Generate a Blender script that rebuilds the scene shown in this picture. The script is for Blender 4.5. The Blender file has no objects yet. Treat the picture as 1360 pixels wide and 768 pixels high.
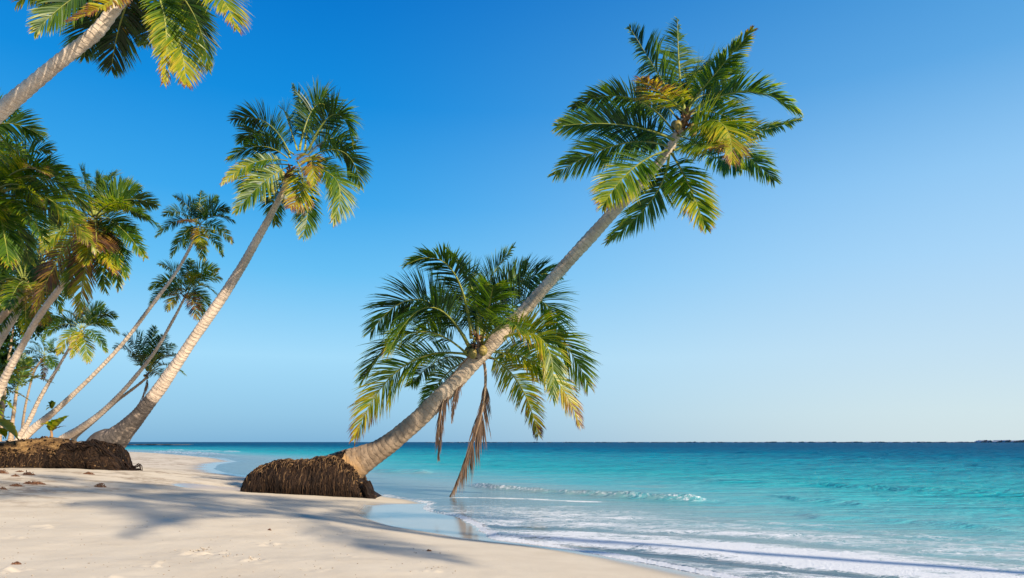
import bpy, math, random
import numpy as np
from mathutils import Vector

random.seed(7); rng = np.random.default_rng(7)
scene = bpy.context.scene
C = scene.collection

# ------------------------------------------------------------------ camera
F = 971.0; W0, H0 = 1360.0, 768.0
CAMZ = 1.35
PITCH = math.atan(203.0 / F)
cam_d = bpy.data.cameras.new('camera'); cam = bpy.data.objects.new('camera', cam_d); C.objects.link(cam)
cam.location = (0, 0, CAMZ); cam.rotation_euler = (math.pi / 2 + PITCH, 0, 0)
cam_d.lens = F / W0 * 36.0; cam_d.sensor_width = 36.0; cam_d.clip_end = 9000; cam_d.clip_start = 0.05
scene.camera = cam
cp, sp = math.cos(PITCH), math.sin(PITCH)

def ray(px, py):
    a = (px - W0 / 2) / F; b = (H0 / 2 - py) / F
    return Vector((a, cp - b * sp, sp + b * cp))

def at(px, py, depth):
    """point whose image is (px,py) at the given distance in front of the camera"""
    return Vector((0, 0, CAMZ)) + ray(px, py) * depth

def on_plane(px, py, z=0.0):
    r = ray(px, py); t = (z - CAMZ) / r.z
    return Vector((0, 0, CAMZ)) + r * t

# ------------------------------------------------------------------ numpy noise
def _h(ix, iy, s):
    n = (ix.astype(np.int64) * 374761393 + iy.astype(np.int64) * 668265263 + s * 1442695041) & 0x7fffffff
    n = ((n ^ (n >> 13)) * 1274126177) & 0x7fffffff
    return ((n ^ (n >> 16)) & 0xffff) / 65535.0
def vnoise(x, y, s=0):
    x = np.asarray(x, float); y = np.asarray(y, float)
    ix = np.floor(x); iy = np.floor(y); fx = x - ix; fy = y - iy
    fx = fx * fx * (3 - 2 * fx); fy = fy * fy * (3 - 2 * fy)
    ix = ix.astype(np.int64); iy = iy.astype(np.int64)
    a = _h(ix, iy, s); b = _h(ix + 1, iy, s); c = _h(ix, iy + 1, s); d = _h(ix + 1, iy + 1, s)
    return (a + (b - a) * fx) * (1 - fy) + (c + (d - c) * fx) * fy
def fbm(x, y, o=4, s=0):
    r = 0; a = .5
    for i in range(o):
        r = r + a * (vnoise(x, y, s + i * 17) - .5); x = x * 2.03 + 5.1; y = y * 2.03 + 1.7; a *= .5
    return r
def sst(a, b, x):
    t = np.clip((x - a) / (b - a), 0, 1); return t * t * (3 - 2 * t)

# ------------------------------------------------------------------ shoreline and terrain height
shore_px = [(1500, 860), (1250, 822), (1100, 797), (965, 769), (880, 752), (800, 737), (740, 727), (690, 720), (662, 717),
            (651, 714), (655, 710), (640, 706), (634, 699), (620, 692), (611, 687), (592, 683), (570, 679), (563, 674), (572, 669),
            (548, 664), (520, 660), (490, 654), (440, 645), (390, 638), (335, 632), (302, 628), (286, 623), (292, 617), (318, 613),
            (300, 609), (262, 605.5), (215, 602), (175, 600), (120, 597.5), (40, 595.5)]
shore = np.array([[*on_plane(x, y)][:2] for x, y in shore_px])
poly = np.vstack([shore, [[-400, 150], [-400, -60], [9, -60], [9, shore[0][1] - 2]]])

def sdist(X, Y):
    """signed distance to the waterline: + on the sand, - in the sea"""
    X = np.asarray(X, float); Y = np.asarray(Y, float)
    shp = X.shape; X = X.ravel(); Y = Y.ravel()
    inside = np.zeros(X.shape, bool); best = np.full(X.shape, 1e9)
    n = len(poly)
    for i in range(n):
        x0, y0 = poly[i]; x1, y1 = poly[(i + 1) % n]
        dx, dy = x1 - x0, y1 - y0
        t = np.clip(((X - x0) * dx + (Y - y0) * dy) / (dx * dx + dy * dy + 1e-12), 0, 1)
        best = np.minimum(best, (X - x0 - t * dx) ** 2 + (Y - y0 - t * dy) ** 2)
        if y0 != y1:
            c = ((y0 > Y) != (y1 > Y)) & (X < (x1 - x0) * (Y - y0) / (y1 - y0) + x0)
            inside ^= c
    d = np.sqrt(best); d[~inside] *= -1
    return d.reshape(shp)

def seg_dist(X, Y, pts):
    best = np.full(np.shape(X), 1e9); tt = np.zeros(np.shape(X))
    for i in range(len(pts) - 1):
        x0, y0 = pts[i]; x1, y1 = pts[i + 1]; dx, dy = x1 - x0, y1 - y0
        t = np.clip(((X - x0) * dx + (Y - y0) * dy) / (dx * dx + dy * dy + 1e-12), 0, 1)
        q = (X - x0 - t * dx) ** 2 + (Y - y0 - t * dy) ** 2
        m = q < best; best = np.where(m, q, best); tt = np.where(m, (i + t) / (len(pts) - 1), tt)
    return np.sqrt(best), tt

PLZ = 1.36
pud = on_plane(303, 656)
def bank_line(X):                       # y of the bank's foot
    return 23.0 + 0.10 * (X + 12.0) + 0.35 * np.sin(X * .9)
def terrain(X, Y, d=None):
    X = np.asarray(X, float); Y = np.asarray(Y, float)
    if d is None: d = sdist(X, Y)
    dp = np.clip(d, 0, None)
    z = 0.016 * np.minimum(dp, 1.2) + 0.32 * (1 - np.exp(-(np.clip(dp - .5, 0, None) / 4.5) ** 1.35))
    berm = sst(-6.5, -13.5, X) * sst(40, 26, Y) * sst(0.5, 5, dp)
    z = z + .27 * berm
    z = np.where(d < 0, np.maximum(-0.045 * -d - .012, -2.6), z)
    land = sst(.4, 2.5, dp)
    z = z + land * (fbm(X * .45, Y * .45, 3, 3) * .085 + fbm(X * 1.9, Y * 1.9, 4, 9) * .026 + fbm(X * 9, Y * 9, 2, 21) * .005)
    # plateau with the palms, behind the bank
    m = sst(0.0, 1.0, Y - bank_line(X) - .35) * sst(-.1, 1.2, (-.56 * Y) - X - .3)
    z = z * (1 - m) + m * (PLZ + fbm(X * .5, Y * .5, 3, 5) * .12)
    # tide pool beside the roots
    e = np.exp(-(((X - pud.x) / 1.05) ** 2 + ((Y - pud.y) / .85) ** 2) ** 1.5)
    z = z - e * .30
    return z
def ground_z(x, y): return float(terrain(np.array([x]), np.array([y]))[0])
def on_ground(px, py):
    r = ray(px, py); t = 3.0; o = Vector((0, 0, CAMZ))
    for i in range(900):
        p = o + r * t
        if p.z <= ground_z(p.x, p.y): break
        t += .06
    return p

# ------------------------------------------------------------------ object helpers
def tag(o, label=None, cat=None, group=None, kind=None):
    if label: o['label'] = label
    if cat: o['category'] = cat
    if group: o['group'] = group
    if kind: o['kind'] = kind
    return o
def mesh_obj(name, verts, faces, mats, parent=None, origin=(0, 0, 0), smooth=True, attrs=None, uvs=None, midx=None):
    me = bpy.data.meshes.new(name)
    V = np.asarray(verts, float) - np.array(origin, float)
    me.from_pydata(V.tolist(), [], faces if isinstance(faces, list) else faces.tolist())
    for m in (mats if isinstance(mats, (list, tuple)) else [mats]): me.materials.append(m)
    if attrs:
        for k, a in attrs.items():
            at_ = me.attributes.new(k, 'FLOAT', 'POINT'); at_.data.foreach_set('value', np.asarray(a, np.float32))
    if uvs is not None:
        uv = me.uv_layers.new(name='UVMap'); li = np.empty(len(me.loops), np.int32); me.loops.foreach_get('vertex_index', li)
        uv.data.foreach_set('uv', np.asarray(uvs, np.float32)[li].ravel())
    if midx is not None: me.polygons.foreach_set('material_index', np.asarray(midx, np.int32))
    me.polygons.foreach_set('use_smooth', np.full(len(me.polygons), smooth))
    me.update()
    o = bpy.data.objects.new(name, me); C.objects.link(o)
    if parent is not None: o.parent = parent
    else: o.location = origin
    return o
def empty(name, loc):
    o = bpy.data.objects.new(name, None); C.objects.link(o); o.location = loc; o.empty_display_size = .3
    return o

# ------------------------------------------------------------------ materials
def new_mat(name):
    m = bpy.data.materials.new(name); m.use_nodes = True
    nt = m.node_tree; nt.nodes.clear()
    out = nt.nodes.new('ShaderNodeOutputMaterial')
    return m, nt, out
class G:
    def __init__(s, nt): s.nt = nt
    def n(s, t, **k):
        nd = s.nt.nodes.new(t)
        for a, v in k.items():
            if a.startswith('_'): continue
            setattr(nd, a, v)
        return nd
    def l(s, a, b): s.nt.links.new(a, b)
    def noise(s, vec, scale, detail=4, rough=.55, dist=0):
        nd = s.n('ShaderNodeTexNoise'); nd.inputs['Scale'].default_value = scale; nd.inputs['Detail'].default_value = detail
        nd.inputs['Roughness'].default_value = rough; nd.inputs['Distortion'].default_value = dist
        if vec is not None: s.l(vec, nd.inputs['Vector'])
        return nd.outputs['Fac']
    def ramp(s, fac, stops, interp='LINEAR'):
        nd = s.n('ShaderNodeValToRGB'); cr = nd.color_ramp; cr.interpolation = interp
        while len(cr.elements) < len(stops): cr.elements.new(.5)
        for e, (p, c) in zip(cr.elements, stops):
            e.position = p; e.color = (*c, 1) if not isinstance(c, (int, float)) else (c, c, c, 1)
        s.l(fac, nd.inputs['Fac']); return nd.outputs['Color']
    def math(s, op, a, b=None, clamp=False):
        nd = s.n('ShaderNodeMath', operation=op); nd.use_clamp = clamp
        for i, v in enumerate((a, b)):
            if v is None: continue
            if isinstance(v, (int, float)): nd.inputs[i].default_value = v
            else: s.l(v, nd.inputs[i])
        return nd.outputs[0]
    def mix(s, fac, a, b, blend='MIX'):
        nd = s.n('ShaderNodeMix', data_type='RGBA', blend_type=blend)
        for i, v in ((0, fac), (6, a), (7, b)):
            if isinstance(v, (int, float)): nd.inputs[i].default_value = v
            elif isinstance(v, tuple): nd.inputs[i].default_value = (*v, 1)
            else: s.l(v, nd.inputs[i])
        return nd.outputs[2]
    def rng(s, v, a, b, c, d):
        nd = s.n('ShaderNodeMapRange'); s.l(v, nd.inputs[0])
        for i, x in enumerate((a, b, c, d)): nd.inputs[i + 1].default_value = x
        return nd.outputs[0]
    def attr(s, name): return s.n('ShaderNodeAttribute', attribute_name=name).outputs['Fac']
    def obj(s): return s.n('ShaderNodeTexCoord').outputs['Object']
    def pos(s): return s.n('ShaderNodeNewGeometry').outputs['Position']
    def scaled(s, v, sc, loc=(0, 0, 0), rot=(0, 0, 0)):
        nd = s.n('ShaderNodeMapping'); nd.inputs['Scale'].default_value = sc; nd.inputs['Rotation'].default_value = rot
        s.l(v, nd.inputs['Vector']); return nd.outputs[0]
    def bump(s, h, strength, dist, normal=None):
        nd = s.n('ShaderNodeBump'); nd.inputs['Strength'].default_value = strength; nd.inputs['Distance'].default_value = dist
        s.l(h, nd.inputs['Height'])
        if normal is not None: s.l(normal, nd.inputs['Normal'])
        return nd.outputs[0]
    def pbsdf(s, col, rough=.6, normal=None, spec=.5):
        nd = s.n('ShaderNodeBsdfPrincipled')
        if isinstance(col, tuple): nd.inputs['Base Color'].default_value = (*col, 1)
        else: s.l(col, nd.inputs['Base Color'])
        if isinstance(rough, (int, float)): nd.inputs['Roughness'].default_value = rough
        else: s.l(rough, nd.inputs['Roughness'])
        nd.inputs['Specular IOR Level'].default_value = spec
        if normal is not None: s.l(normal, nd.inputs['Normal'])
        return nd

def leaf_material(name, ramp, trans, tmix=.38, rough=.42):
    m, nt, out = new_mat(name); g = G(nt)
    v = g.math('ADD', g.attr('tint'), g.math('MULTIPLY', g.math('SUBTRACT', g.noise(g.obj(), 2.2, 3), .5), .35), clamp=True)
    col = g.ramp(v, ramp)
    tcol = g.ramp(v, trans)
    p = g.pbsdf(col, rough, spec=.45)
    t = g.n('ShaderNodeBsdfTranslucent'); g.l(tcol, t.inputs['Color'])
    mx = g.n('ShaderNodeMixShader'); mx.inputs[0].default_value = tmix
    g.l(p.outputs[0], mx.inputs[1]); g.l(t.outputs[0], mx.inputs[2]); g.l(mx.outputs[0], out.inputs['Surface'])
    return m
LEAF = leaf_material('palm_leaf',
    [(0, (.008, .026, .008)), (.30, (.030, .076, .007)), (.5, (.070, .125, .006)), (.65, (.17, .20, .008)), (.8, (.36, .30, .012)), (.93, (.22, .09, .03)), (1, (.09, .045, .03))],
    [(0, (.015, .060, .006)), (.30, (.09, .19, .004)), (.5, (.22, .36, .003)), (.65, (.48, .54, .004)), (.8, (.80, .60, .008)), (.93, (.36, .14, .03)), (1, (.14, .07, .04))], .44)
DEAD = leaf_material('dead_leaf', [(0, (.04, .022, .014)), (.5, (.11, .062, .038)), (1, (.24, .16, .10))],
    [(0, (.07, .04, .02)), (1, (.30, .19, .1))], .2, .7)
def simple_mat(name, c1, c2, scale, rough=.7, bump=.3, bd=.01, stretch=(1, 1, 1)):
    m, nt, out = new_mat(name); g = G(nt)
    n = g.noise(g.scaled(g.obj(), stretch), scale, 5, .6)
    col = g.ramp(n, [(.3, c1), (.7, c2)])
    p = g.pbsdf(col, rough, g.bump(n, bump, bd), .3); g.l(p.outputs[0], out.inputs['Surface'])
    return m
RACHIS = simple_mat('leaf_stalk', (.10, .13, .02), (.26, .25, .045), 6, .5)
RACHIS_DEAD = simple_mat('dead_stalk', (.15, .09, .05), (.32, .22, .14), 8)
FIBRE = simple_mat('crown_fibre', (.09, .05, .025), (.34, .19, .09), 14, .85, .8, .03, (1, 1, .3))
NUT = simple_mat('coconut_husk', (.16, .14, .03), (.30, .20, .06), 5, .5)

def trunk_material(name, dark_len=0.0, light=(.62, .50, .39), mid=(.40, .32, .25), dark=(.13, .105, .085), patch=0.0, ringf=10.0, soft=.32):
    m, nt, out = new_mat(name); g = G(nt)
    uv = g.n('ShaderNodeTexCoord').outputs['UV']; sx = g.n('ShaderNodeSeparateXYZ'); g.l(uv, sx.inputs[0])
    o = g.obj()
    v = sx.outputs['Y']
    wob = g.math('MULTIPLY', g.noise(o, 2.5, 4), .22)
    ph = g.math('FRACT', g.math('MULTIPLY', g.math('ADD', v, wob), ringf))
    ring = g.math('MAXIMUM', g.rng(ph, 0, .16, 0, 1), g.rng(g.noise(o, 3.3, 4, .7), .44, .60, .0, .85))                      # thin dark scar at each ring's start
    big = g.noise(o, 1.1, 6, .65); fine = g.noise(g.scaled(o, (1, 1, 1)), 16, 6, .7)
    fib = g.noise(g.scaled(uv, (34, 5, 1)), 1.0, 5, .7)
    col = g.ramp(g.math('ADD', g.math('MULTIPLY', big, .65), g.math('MULTIPLY', fine, .35)), [(.34, mid), (.56, light), (.75, tuple(min(1, c * 1.12) for c in light))])
    col = g.mix(g.math('MULTIPLY', g.math('SUBTRACT', 1.0, ring), .42), col, tuple(c * .55 for c in mid))
    # cracks and small dark scars
    cr = g.rng(g.noise(g.scaled(uv, (9, 6, 1)), 1.3, 6, .8, .8), .56, .66, 0, 1)
    col = g.mix(g.math('MULTIPLY', cr, .7), col, dark)
    grime = g.rng(fib, .35, .75, 0, .4); col = g.mix(grime, col, mid)
    if dark_len > 0:
        e = g.math('ADD', v, g.math('MULTIPLY', g.noise(o, 5, 5, .7), .5))
        dm = g.rng(e, dark_len + .15, dark_len + soft, 1, 0)
        dcol = g.ramp(g.noise(o, 6, 6, .7), [(.35, dark), (.55, tuple(c * 1.7 for c in dark)), (.7, mid)])
        col = g.mix(dm, col, dcol)
    if patch > 0:                                       # worn smooth ochre wood just above the roots
        e = g.math('ADD', v, g.math('MULTIPLY', g.noise(o, 3.2, 3, .6), .5))
        pm = g.rng(e, patch + .2, patch + .5, .85, 0)
        pm2 = g.math('MULTIPLY', pm, g.rng(g.noise(o, 2.2, 3, .6), .42, .52, .15, 1))
        col = g.mix(pm2, col, (.42, .24, .10))
    h = g.math('ADD', g.math('MULTIPLY', ring, .5), g.math('ADD', g.math('MULTIPLY', fib, .6), g.math('MULTIPLY', fine, .5)))
    p = g.pbsdf(col, .82, g.bump(h, .75, .03), .25); g.l(p.outputs[0], out.inputs['Surface'])
    return m
TR_MAIN = trunk_material('palm_bark_weathered', 1.5, (.62, .48, .35), (.30, .22, .155), (.15, .105, .07), patch=.75, ringf=7, soft=2.4)
TR_LIGHT = trunk_material('palm_bark_pale', 0, (.76, .61, .48), (.44, .34, .26))
TR_P2 = trunk_material('palm_bark_dark_foot', 3.15, (.74, .58, .45), (.40, .30, .23), (.055, .045, .04))
TR_BROWN = trunk_material('palm_bark_brown', 0, (.46, .33, .22), (.26, .18, .12))

# ------------------------------------------------------------------ tree parts
def frame(T, ref=Vector((0, 0, 1))):
    N = ref - T * ref.dot(T)
    if N.length < .05: N = Vector((.3, -1, .2)); N = N - T * N.dot(T)
    N.normalize(); return N, T.cross(N).normalized()

def trunk_mesh(name, pts, radii, mat, parent, origin, sides=20, step=.045, ringf=7.0, amp=.018, flare=0):
    """tube through pts (Catmull-Rom) with ring scars, lumps and an uneven outline"""
    P = [Vector(p) for p in pts]; n = len(P)
    def cr(i, t):
        p0, p1, p2, p3 = P[max(i - 1, 0)], P[i], P[min(i + 1, n - 1)], P[min(i + 2, n - 1)]
        return .5 * ((2 * p1) + (p2 - p0) * t + (2 * p0 - 5 * p1 + 4 * p2 - p3) * t * t + (3 * p1 - p0 - 3 * p2 + p3) * t ** 3)
    S = []; R = []
    for i in range(n - 1):
        k = max(2, int((P[i + 1] - P[i]).length / step))
        for j in range(k): S.append(cr(i, j / k)); R.append(radii[i] + (radii[i + 1] - radii[i]) * j / k)
    S.append(P[-1]); R.append(radii[-1])
    verts = []; uv = []; faces = []; L = 0; N = None; sd = random.random() * 50
    for i, (p, r) in enumerate(zip(S, R)):
        T = (S[min(i + 1, len(S) - 1)] - S[max(i - 1, 0)]).normalized()
        if N is None: N, B = frame(T)
        else:
            N = (N - T * N.dot(T)).normalized(); B = T.cross(N)
        if i: L += (p - S[i - 1]).length
        ph = (L * ringf + .25 * math.sin(L * 3 + sd)) % 1.0
        rr = r * (1 + .03 * math.sin(L * 2.1 + sd)) + amp * (ph - .5)
        for k in range(sides + 1):
            a = 2 * math.pi * k / sides
            kk = rr * (1 + .045 * math.sin(2 * a + L * 1.3 + sd) + .03 * math.sin(3 * a - L * 2.7 + sd) + .02 * math.sin(5 * a + L * 5 + sd))
            verts.append(p + (N * math.cos(a) + B * math.sin(a)) * kk); uv.append((k / sides, L))
    m = sides + 1
    for i in range(len(S) - 1):
        for k in range(sides):
            a = i * m + k; faces.append((a, a + 1, a + m + 1, a + m))
    verts.append(S[-1] + (S[-1] - S[-2]).normalized() * R[-1] * .6); uv.append((0, L))
    top = (len(S) - 1) * m
    for k in range(sides): faces.append((top + k, top + k + 1, len(verts) - 1))
    return mesh_obj(name, [tuple(v) for v in verts], faces, mat, parent, origin, uvs=uv)

def frond_mesh(B, M, T_, parent, origin, width=None, n=46, tint=.25, kind='green', twist=0., droop=.35, vee=.35, lw=.036, name='frond', petiole=.13, sag=1.0, face=None):
    """one feather leaf: curved stalk, two rows of leaflets, each leaflet a folded tapering blade"""
    B, M, T_ = Vector(B), Vector(M), Vector(T_)
    Q = M * 2 - (B + T_) * .5
    def pos(t): return B * (1 - t) ** 2 + Q * (2 * t * (1 - t)) + T_ * t * t
    def tan(t): return ((Q - B) * (1 - t) + (T_ - Q) * t).normalized()
    Ln = sum((pos((i + 1) / 12) - pos(i / 12)).length for i in range(12))
    width = (width or .27) * Ln
    verts = []; faces = []; mi = []; tn = []
    # stalk
    K = 16
    for i in range(K + 1):
        t = i / K; T = tan(t); N, S = frame(T); r = Ln * (.0095 * (1 - t) ** 1.2 + .0014) * (1.25 if t < .05 else 1)
        for k in range(5):
            a = k * 2 * math.pi / 5 + .3; verts.append(pos(t) + (S * math.cos(a) * 1.25 + N * math.sin(a) * .8) * r); tn.append(tint)
    for i in range(K):
        for k in range(5):
            a = i * 5 + k; b = i * 5 + (k + 1) % 5; faces.append((a, b, b + 5, a + 5)); mi.append(1)
    ref0 = Vector((random.uniform(-.2, .2), random.uniform(-.2, .2), 1)) + (face or Vector((0, 0, 0)))
    ph = random.random() * 9
    cut0 = random.uniform(.3, .9)
    for s in (-1, 1):
        for j in range(n):
            t = petiole + (1 - petiole) * ((j + .5 + random.uniform(-.3, .3)) / n) ** .97
            t = min(t, .995)
            if random.random() < .04 or math.sin(t * 31 + ph * 3 + s) > .93: continue
            T = tan(t); N, S = frame(T, ref0)
            tw = twist + .25 * math.sin(t * 3 + ph)
            N, S = N * math.cos(tw) + S * math.sin(tw), S * math.cos(tw) - N * math.sin(tw)
            u = (t - petiole) / (1 - petiole)
            prof = min(1, .45 + u * 2.3) * (1 - .72 * max(0, (u - .5) / .5) ** 1.6)
            l = width * prof * random.uniform(.84, 1.1) * (1.25 if kind == 'dead' else 1)
            if u > .9 and random.random() < .3: l *= .6
            ang = math.radians(68 - 42 * u + random.uniform(-7, 7))
            v = vee + .30 * math.sin(u * 5 + ph) + .16 * math.sin(u * 37 + ph * 5 * s) + random.uniform(-.16, .16)
            d = (T * math.cos(ang) + (S * s * math.cos(v) + N * math.sin(v)) * math.sin(ang)).normalized()
            p = pos(t); w = lw * (.85 + .3 * random.random()) * (.75 + .35 * prof)
            base = len(verts); g_ = droop * random.uniform(.6, 1.4)
            if kind == 'dead':
                if random.random() < .12: continue
                d = (d * random.uniform(.8, 1.6) + Vector((random.uniform(-.2, .2), 0, -1.0)) + T * .7).normalized(); g_ = .7; w *= .6; l *= random.uniform(.5, 1.4)
            ln_ = random.uniform(-.05, .1)
            NN = (N + S * s * random.uniform(-.5, .2) + Vector((random.uniform(-.2, .2), random.uniform(-.2, .2), 0))).normalized()
            steps = 4
            tt = tint + .05 + random.uniform(-.14, .18) + .10 * u + .12 * math.sin(u * 4 + ph * 2)
            for q in range(steps + 1):
                f = q / steps
                Wd = d.cross(NN); Wd = Wd.normalized() if Wd.length > .01 else S
                hw = w * .5 * (.45, 1, .95, .62, .0)[q]
                tip_tint = tt + (.30 * max(0, f - .55) / .45 if random.random() < .8 else 0) + (.22 if (u > .86 and f > .5) else 0)
                if q < steps:
                    verts.append(p - Wd * hw); verts.append(p + Wd * hw); tn += [tip_tint, tip_tint]
                else:
                    verts.append(p); tn.append(tip_tint)
                d = (d + Vector((0, 0, -1)) * g_ * (.16 + .5 * f) * sag).normalized()
                p = p + d * (l / steps)
            for q in range(steps - 1):
                a = base + q * 2; faces.append((a, a + 1, a + 3, a + 2)); mi.append(0)
            a = base + (steps - 1) * 2; faces.append((a, a + 1, a + 2)); mi.append(0)
    mats = [DEAD, RACHIS_DEAD] if kind == 'dead' else [LEAF, RACHIS]
    return mesh_obj(name, [tuple(v) for v in verts], faces, mats, parent, origin, smooth=False,
                    attrs={'tint': np.clip(tn, 0, 1)}, midx=mi)

def lump(name, centre, rad, mat, parent, origin, seed=0, squash=1.0, amp=.25, seg=14, axis=None):
    verts = []; faces = []; r0 = random.Random(seed); ph = [r0.random() * 6 for _ in range(6)]
    for i in range(seg + 1):
        th = math.pi * i / seg
        for k in range(seg * 2):
            a = math.pi * k / seg
            d = Vector((math.sin(th) * math.cos(a), math.sin(th) * math.sin(a), math.cos(th)))
            r = 1 + amp * (math.sin(3 * a + ph[0]) * math.sin(3 * th + ph[1]) * .5 + .5 * math.sin(5 * th + 2 * a + ph[2]) * .6 + .3 * math.sin(9 * a + ph[3]))
            v = Vector((d.x * rad, d.y * rad, d.z * rad * squash)) * r
            verts.append(tuple(Vector(centre) + v))
    m = seg * 2
    for i in range(seg):
        for k in range(m): a = i * m + k; b = i * m + (k + 1) % m; faces.append((a, b, b + m, a + m))
    return mesh_obj(name, verts, faces, mat, parent, origin)

def crown_heart(cen, axis, size, parent, origin, nuts=5, seed=1):
    """fibrous sheath: ragged stubs round the growing tip, one mesh, plus coconuts"""
    r0 = random.Random(seed); verts = []; faces = []; axis = axis.normalized(); N, B = frame(axis, Vector((.2, -.3, 1)))
    for i in range(46):
        a = r0.random() * 6.28; u = r0.random()
        o = (N * math.cos(a) + B * math.sin(a)); p = cen + axis * (u - .75) * size * 2.0 + o * size * .25
        d = (o * .65 + axis * r0.uniform(.3, 1.3) + Vector((0, 0, -.3)) * r0.random()).normalized()
        l = size * r0.uniform(.7, 1.3); w = size * r0.uniform(.12, .26); s = d.cross(o)
        s = s.normalized() if s.length > .01 else N
        b = len(verts)
        for q, ww in ((0, 1), (.5, .8), (1, .15)):
            c = p + d * l * q + Vector((0, 0, -1)) * q * q * l * .25
            verts += [tuple(c - s * w * ww), tuple(c + o * w * .35 * ww), tuple(c + s * w * ww), tuple(c - o * w * .3 * ww)]
        for q in range(2):
            for k in range(4): x = b + q * 4 + k; y = b + q * 4 + (k + 1) % 4; faces.append((x, y, y + 4, x + 4))
    mesh_obj('crown_sheath', verts, faces, FIBRE, parent, origin)
    for i in range(nuts):
        a = i * 2.4 + r0.random(); o = N * math.cos(a) + B * math.sin(a)
        c = cen - axis * size * r0.uniform(.3, .9) + o * size * .95 + Vector((0, 0, -size * .3))
        lump('coconut', c, size * .36, NUT, parent, origin, seed=i, squash=1.25, amp=.06, seg=8)

SUN_AZ = math.radians(133); SUN_EL = math.radians(27)
GROUP = 'coconut palms leaning over the beach'
def palm(label, trunk, d_base, d_top, mat, fronds, L, heart=.2, nuts=4, n=40, lw=.036, name='palm_tree', axis_px=None, hsize=None, roots=None, drop=0, ringf=7.0, sides=18, kbase=None, wid=.27, mat_scale=.64):
    """trunk: list of (px, py, width_px) from foot to head; fronds: (bx,by, mx,my, tx,ty, side, tint, opts)"""
    m = len(trunk); pts = []; rad = []; s = 0
    lens = [0]
    for i in range(1, m): lens.append(lens[-1] + math.hypot(trunk[i][0] - trunk[i - 1][0], trunk[i][1] - trunk[i - 1][1]))
    for (x, y, w), q in zip(trunk, lens):
        if mat in (TR_LIGHT, TR_BROWN) and mat_scale: w *= mat_scale
        d = d_base + (d_top - d_base) * (q / lens[-1]) ** 1.15
        pts.append(at(x, y, d)); rad.append(w / 2 * d / F)
    if drop:
        foot = pts[0] + Vector((0, 0, -drop)); pts.insert(0, foot); rad.insert(0, rad[0] * 1.12)
    origin = pts[0].copy()
    origin.z = max(origin.z, ground_z(origin.x, origin.y))
    root = empty(name, origin); tag(root, label, 'palm tree', GROUP)
    tr = trunk_mesh('trunk', pts, rad, mat, root, origin, sides=sides, ringf=ringf)
    cen = pts[-1]; axis = (pts[-1] - pts[-2]).normalized()
    crown_heart(cen, (axis + Vector((0, 0, .5))).normalized(), hsize or rad[-1] * 2.3, root, origin, nuts)
    for i, f in enumerate(fronds):
        bx, by, mx, my, tx, ty = f[:6]; side = f[6] if len(f) > 6 else (1 if random.random() < .5 else -1)
        tint = f[7] if len(f) > 7 else random.choice((.05, .15, .25, .35)); o = dict(f[8]) if len(f) > 8 else {}
        dep = (cen - Vector((0, 0, CAMZ))).dot(Vector((0, cp, sp)))
        l_img = (math.hypot(mx - bx, my - by) + math.hypot(tx - mx, ty - my)) * dep / F
        off = math.sqrt(max(0, L * L - l_img * l_img)) * .75 * side if abs(side) > .01 else 0
        off = max(-L * .85, min(L * .85, off))
        Bp, Mp, Tp = at(bx, by, dep + .06 * side), at(mx, my, dep + off * .52), at(tx, ty, dep + off)
        o.setdefault('n', int(n * (2.3 if n > 39 else 2.6))); o.setdefault('lw', lw * (.60 if n > 39 else .46)); o.setdefault('width', wid * min(1.2, max(.8, L / max(.3, (Tp - Bp).length * 1.05))))
        # the blade turns so that its under or upper side shows, as leaf stalks twist under their load
        view = (cen - Vector((0, 0, CAMZ))).normalized()
        dz = (Tp - Bp).normalized().z
        face = view * ((.95 if side >= 0 else .55) if dz > -.35 else (1.3 if side >= 0 else -1.3))
        if 'face' not in o: o['face'] = face
        frond_mesh(Bp, Mp, Tp, root, origin, tint=tint, **o)
    return root, origin, pts

def tips(cx, cy, lst, bulge=.20):
    """fronds from a crown centre to listed tips, arched upward in the middle"""
    out = []
    for e in lst:
        tx, ty = e[:2]; l = math.hypot(tx - cx, ty - cy)
        hx = abs(tx - cx) / l; up = bulge * l * (.35 + .8 * hx)
        mx, my = (cx + tx) / 2, (cy + ty) / 2 - up
        side = e[2] if len(e) > 2 else random.choice((-1, 1)); tint = e[3] if len(e) > 3 else random.choice((.25, .38, .5, .58))
        bx = cx + (tx - cx) * .04; by = cy + (ty - cy) * .04
        out.append((bx, by, mx, my, tx, ty, side, tint) + ((e[4],) if len(e) > 4 else ()))
    return out

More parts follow.
